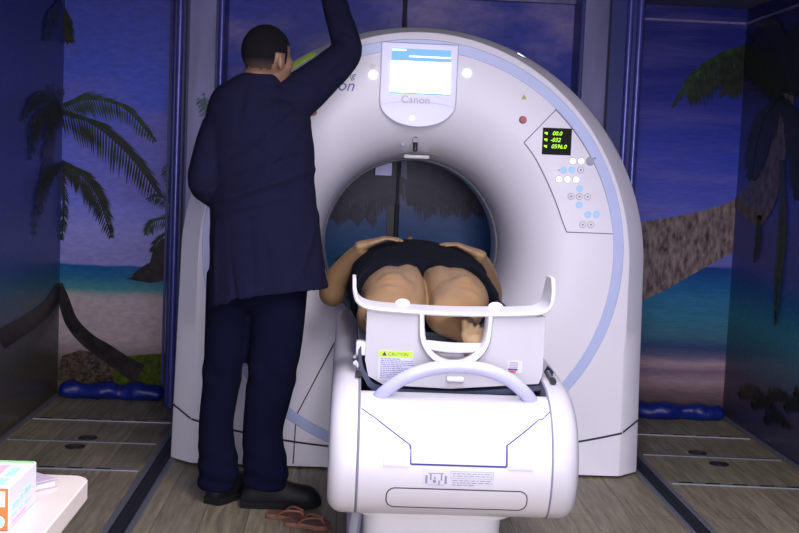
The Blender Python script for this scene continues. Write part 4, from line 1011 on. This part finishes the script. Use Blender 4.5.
# ================================================================ FLIP FLOPS
def flip(name, c, ang, tilt, label):
    root = thing(name, (c[0], c[1], 0), label, 'sandal', 'pair of brown flip-flops on the floor')
    L = .165; P = [(-.5, .0), (-.47, .024), (-.36, .032), (-.1, .029), (.15, .038), (.32, .043), (.44, .034), (.5, .0)]
    cr_ = catmull([(a*L, b2, 0) for a, b2 in P], 5); R_ = [(p.x, p.y) for p in cr_]+[(p.x, -p.y) for p in cr_[-2:0:-1]]
    M = Matrix.Translation((c[0], c[1], c[2])) @ Matrix.Rotation(ang, 4, 'Z') @ Matrix.Rotation(tilt, 4, 'X')
    bm = bmesh.new(); loft(bm, [[V((x, y*.95, 0)) for x, y in R_], [V((x, y, .003)) for x, y in R_], [V((x, y, .014)) for x, y in R_], [V((x*.98, y*.94, .017)) for x, y in R_]])
    bmesh.ops.transform(bm, matrix=M, verts=bm.verts); obj('sole', bm, FLIP, root, ang=.8)
    for s in (-1, 1):
        bm = bmesh.new(); limb(bm, [(V((.058, 0, .016)), .004, .004), (V((.045, s*.008, .034)), .006, .004), (V((.0, s*.030, .036)), .008, .0035), (V((-.03, s*.031, .014)), .007, .0035)], ref=(0, 1, 0), n=10, sub=4)
        bmesh.ops.transform(bm, matrix=M, verts=bm.verts); obj('strap', bm, FLIPS, root)
    bm = bmesh.new(); cyl(bm, (.050, 0, .026), (.052, 0, .040), .005); bmesh.ops.transform(bm, matrix=M, verts=bm.verts); obj('toe_stud', bm, STEEL, root)
flip('flip_flop', (-.168, 4.225, .001), rad(-22), rad(0), 'brown flip-flop nearer the navy-coated person, lying behind the other sandal')
flip('flip_flop', (-.098, 4.140, .001), rad(-12), rad(0), 'brown flip-flop nearer the camera, cut off by the bottom of the picture')
# ================================================================ TARPS, FLOOR PORTS
def tarp(name, x0, x1, y, label):
    bm = bmesh.new(); pts = []
    n = 14
    for i in range(n+1):
        x = x0+(x1-x0)*i/n; r = .046+.004*math.sin(i*1.3)+.003*math.sin(i*3.1)
        pts.append((V((x, y+.008*math.sin(i*.9), r*.92)), r*1.15, r*.9))
    limb(bm, pts, ref=(0, 1, 0), n=22, sub=3)
    for v in bm.verts:
        v.co += V((0, 1, 1))*noise.noise(v.co*18)*.008
        if v.co.z < .001: v.co.z = .001
    tag(obj(name, bm, TARP, None, ang=1.2, origin=((x0+x1)/2, y, 0)), label, 'tarpaulin')
tarp('rolled_tarp', XL+.06, -.93, 6.235, 'rolled blue plastic sheet lying along the wall below the beach mural')
tarp('rolled_tarp', 1.20, XR-.05, 6.21, 'rolled blue plastic sheet on the floor below the leaning palm trunk mural') if False else tarp('rolled_tarp', 1.47, XR-.06, 6.215, 'rolled blue plastic sheet on the floor below the leaning palm trunk mural')
for x, y, lb in ((-1.12, 5.19, 'black oval floor socket in front of the seam, left of the scanner'), (-1.102, 5.36, 'black oval floor socket behind the seam, left of the scanner'), (1.667, 5.245, 'black oval floor socket in front of the seam, right of the scanner'), (1.63, 5.45, 'black oval floor socket behind the seam, right of the scanner')):
    bm = bmesh.new(); cyl(bm, (x, y, 0), (x, y, .004), .042); o = obj('floor_socket', bm, CHAN, None, origin=(x, y, 0)); tag(o, lb, 'floor socket')
    obj('lid', CY((x, y, .004), (x, y, .006), .028), BLACK, o)
# ================================================================ SIDE TABLE WITH GLOVE BOX AND NOTEBOOK
tb = thing('side_table', (-.75, 1.72, 0), 'cream laminate table with rounded corner in the near left foreground', 'table')
bm = bmesh.new(); cx, cy, hx, hy = -.73, 1.66, .325, .345
loft(bm, [rr_ring(cx, cy, hx-.002, hy-.002, .03, .687), rr_ring(cx, cy, hx, hy, .032, .689), rr_ring(cx, cy, hx, hy, .032, .718), rr_ring(cx, cy, hx-.002, hy-.002, .03, .720)])
obj('tabletop', bm, TABLE, tb, ang=.5)
for sx in (-1, 1):
    for sy in (-1, 1): obj('leg', CY((cx+sx*(hx-.06), cy+sy*(hy-.06), 0), (cx+sx*(hx-.06), cy+sy*(hy-.06), .688), .018), STEEL, tb)
gb = thing('glove_box', (-.51, 1.76, .72), 'white cardboard box with orange front standing on the cream table', 'box')
# box spans x -.60..-.452, y 1.695..1.842, z .72..~.78
bx0, bx1, by0, by1, bz0, bz1 = -.70, -.455, 1.695, 1.845, .7205, .781
obj('carton', BX(((bx0+bx1)/2, (by0+by1)/2, (bz0+bz1)/2), (bx1-bx0, by1-by0, bz1-bz0), bevel=.0015), CARD, gb, smooth=False)
obj('front_print', BX(((bx0+bx1)/2, by0-.0005, (bz0+bz1)/2), (bx1-bx0-.002, .001, bz1-bz0-.002)), ORANGE, gb, smooth=False)
obj('front_window', BX((bx1-.06, by0-.0012, bz1-.016), (.110, .001, .022)), PAPER, gb, smooth=False)
obj('front_logo', CY((bx1-.014, by0-.0010, bz0+.012), (bx1-.014, by0-.002, bz0+.012), .009), TEALP, gb)
bm = bmesh.new()
for k, (a, b2) in enumerate(((.10, .30), (.36, .46), (.52, .75))):
    y0 = by0+(by1-by0)*a; y1 = by0+(by1-by0)*b2; box(bm, (bx1+.0005, (y0+y1)/2, bz0+.030+.002*k), (.001, y1-y0, .008)); box(bm, (bx1+.0005, (y0+y1)/2, bz0+.018), (.001, (y1-y0)*.8, .004))
obj('side_print', bm, TEALP, gb, smooth=False)
obj('side_print', BX((bx1+.0005, by0+.05, bz0+.008), (.001, .07, .005)), PINKP, gb, smooth=False)
obj('top_edge_print', BX(((bx0+bx1)/2, by1-.006, bz1+.0005), (bx1-bx0-.004, .010, .001)), GREENP, gb, smooth=False)
bm = bmesh.new(); box(bm, (bx1-.018, by0+.085, bz1+.0005), (.012, .05, .001)); box(bm, (bx1-.018, by0+.03, bz1+.0005), (.012, .035, .001)); obj('top_print', bm, TEALP, gb, smooth=False)
obj('top_print', BX((bx1-.038, by0+.09, bz1+.0005), (.012, .06, .001)), PINKP, gb, smooth=False)
obj('top_print', BX((bx1-.055, by0+.11, bz1+.0005), (.016, .02, .001)), NAVYP, gb, smooth=False)
nb = thing('notebook', (-.50, 1.92, .72), 'thin mauve notebook lying on the table behind the white box', 'notebook')
M = Matrix.Rotation(rad(-38), 4, 'Z')
obj('pages', BX((-.518, 1.905, .7265), (.085, .125, .010), rot=M, bevel=.001), PAPER, nb, smooth=False)
obj('cover', BX((-.518, 1.905, .7335), (.090, .130, .003), rot=M, bevel=.001), PHONE, nb, smooth=False)
obj('cover', BX((-.518, 1.905, .7212), (.090, .130, .002), rot=M), PHONE, nb, smooth=False)
for o in bpy.data.objects:
    if '_w' in o: del o['_w']
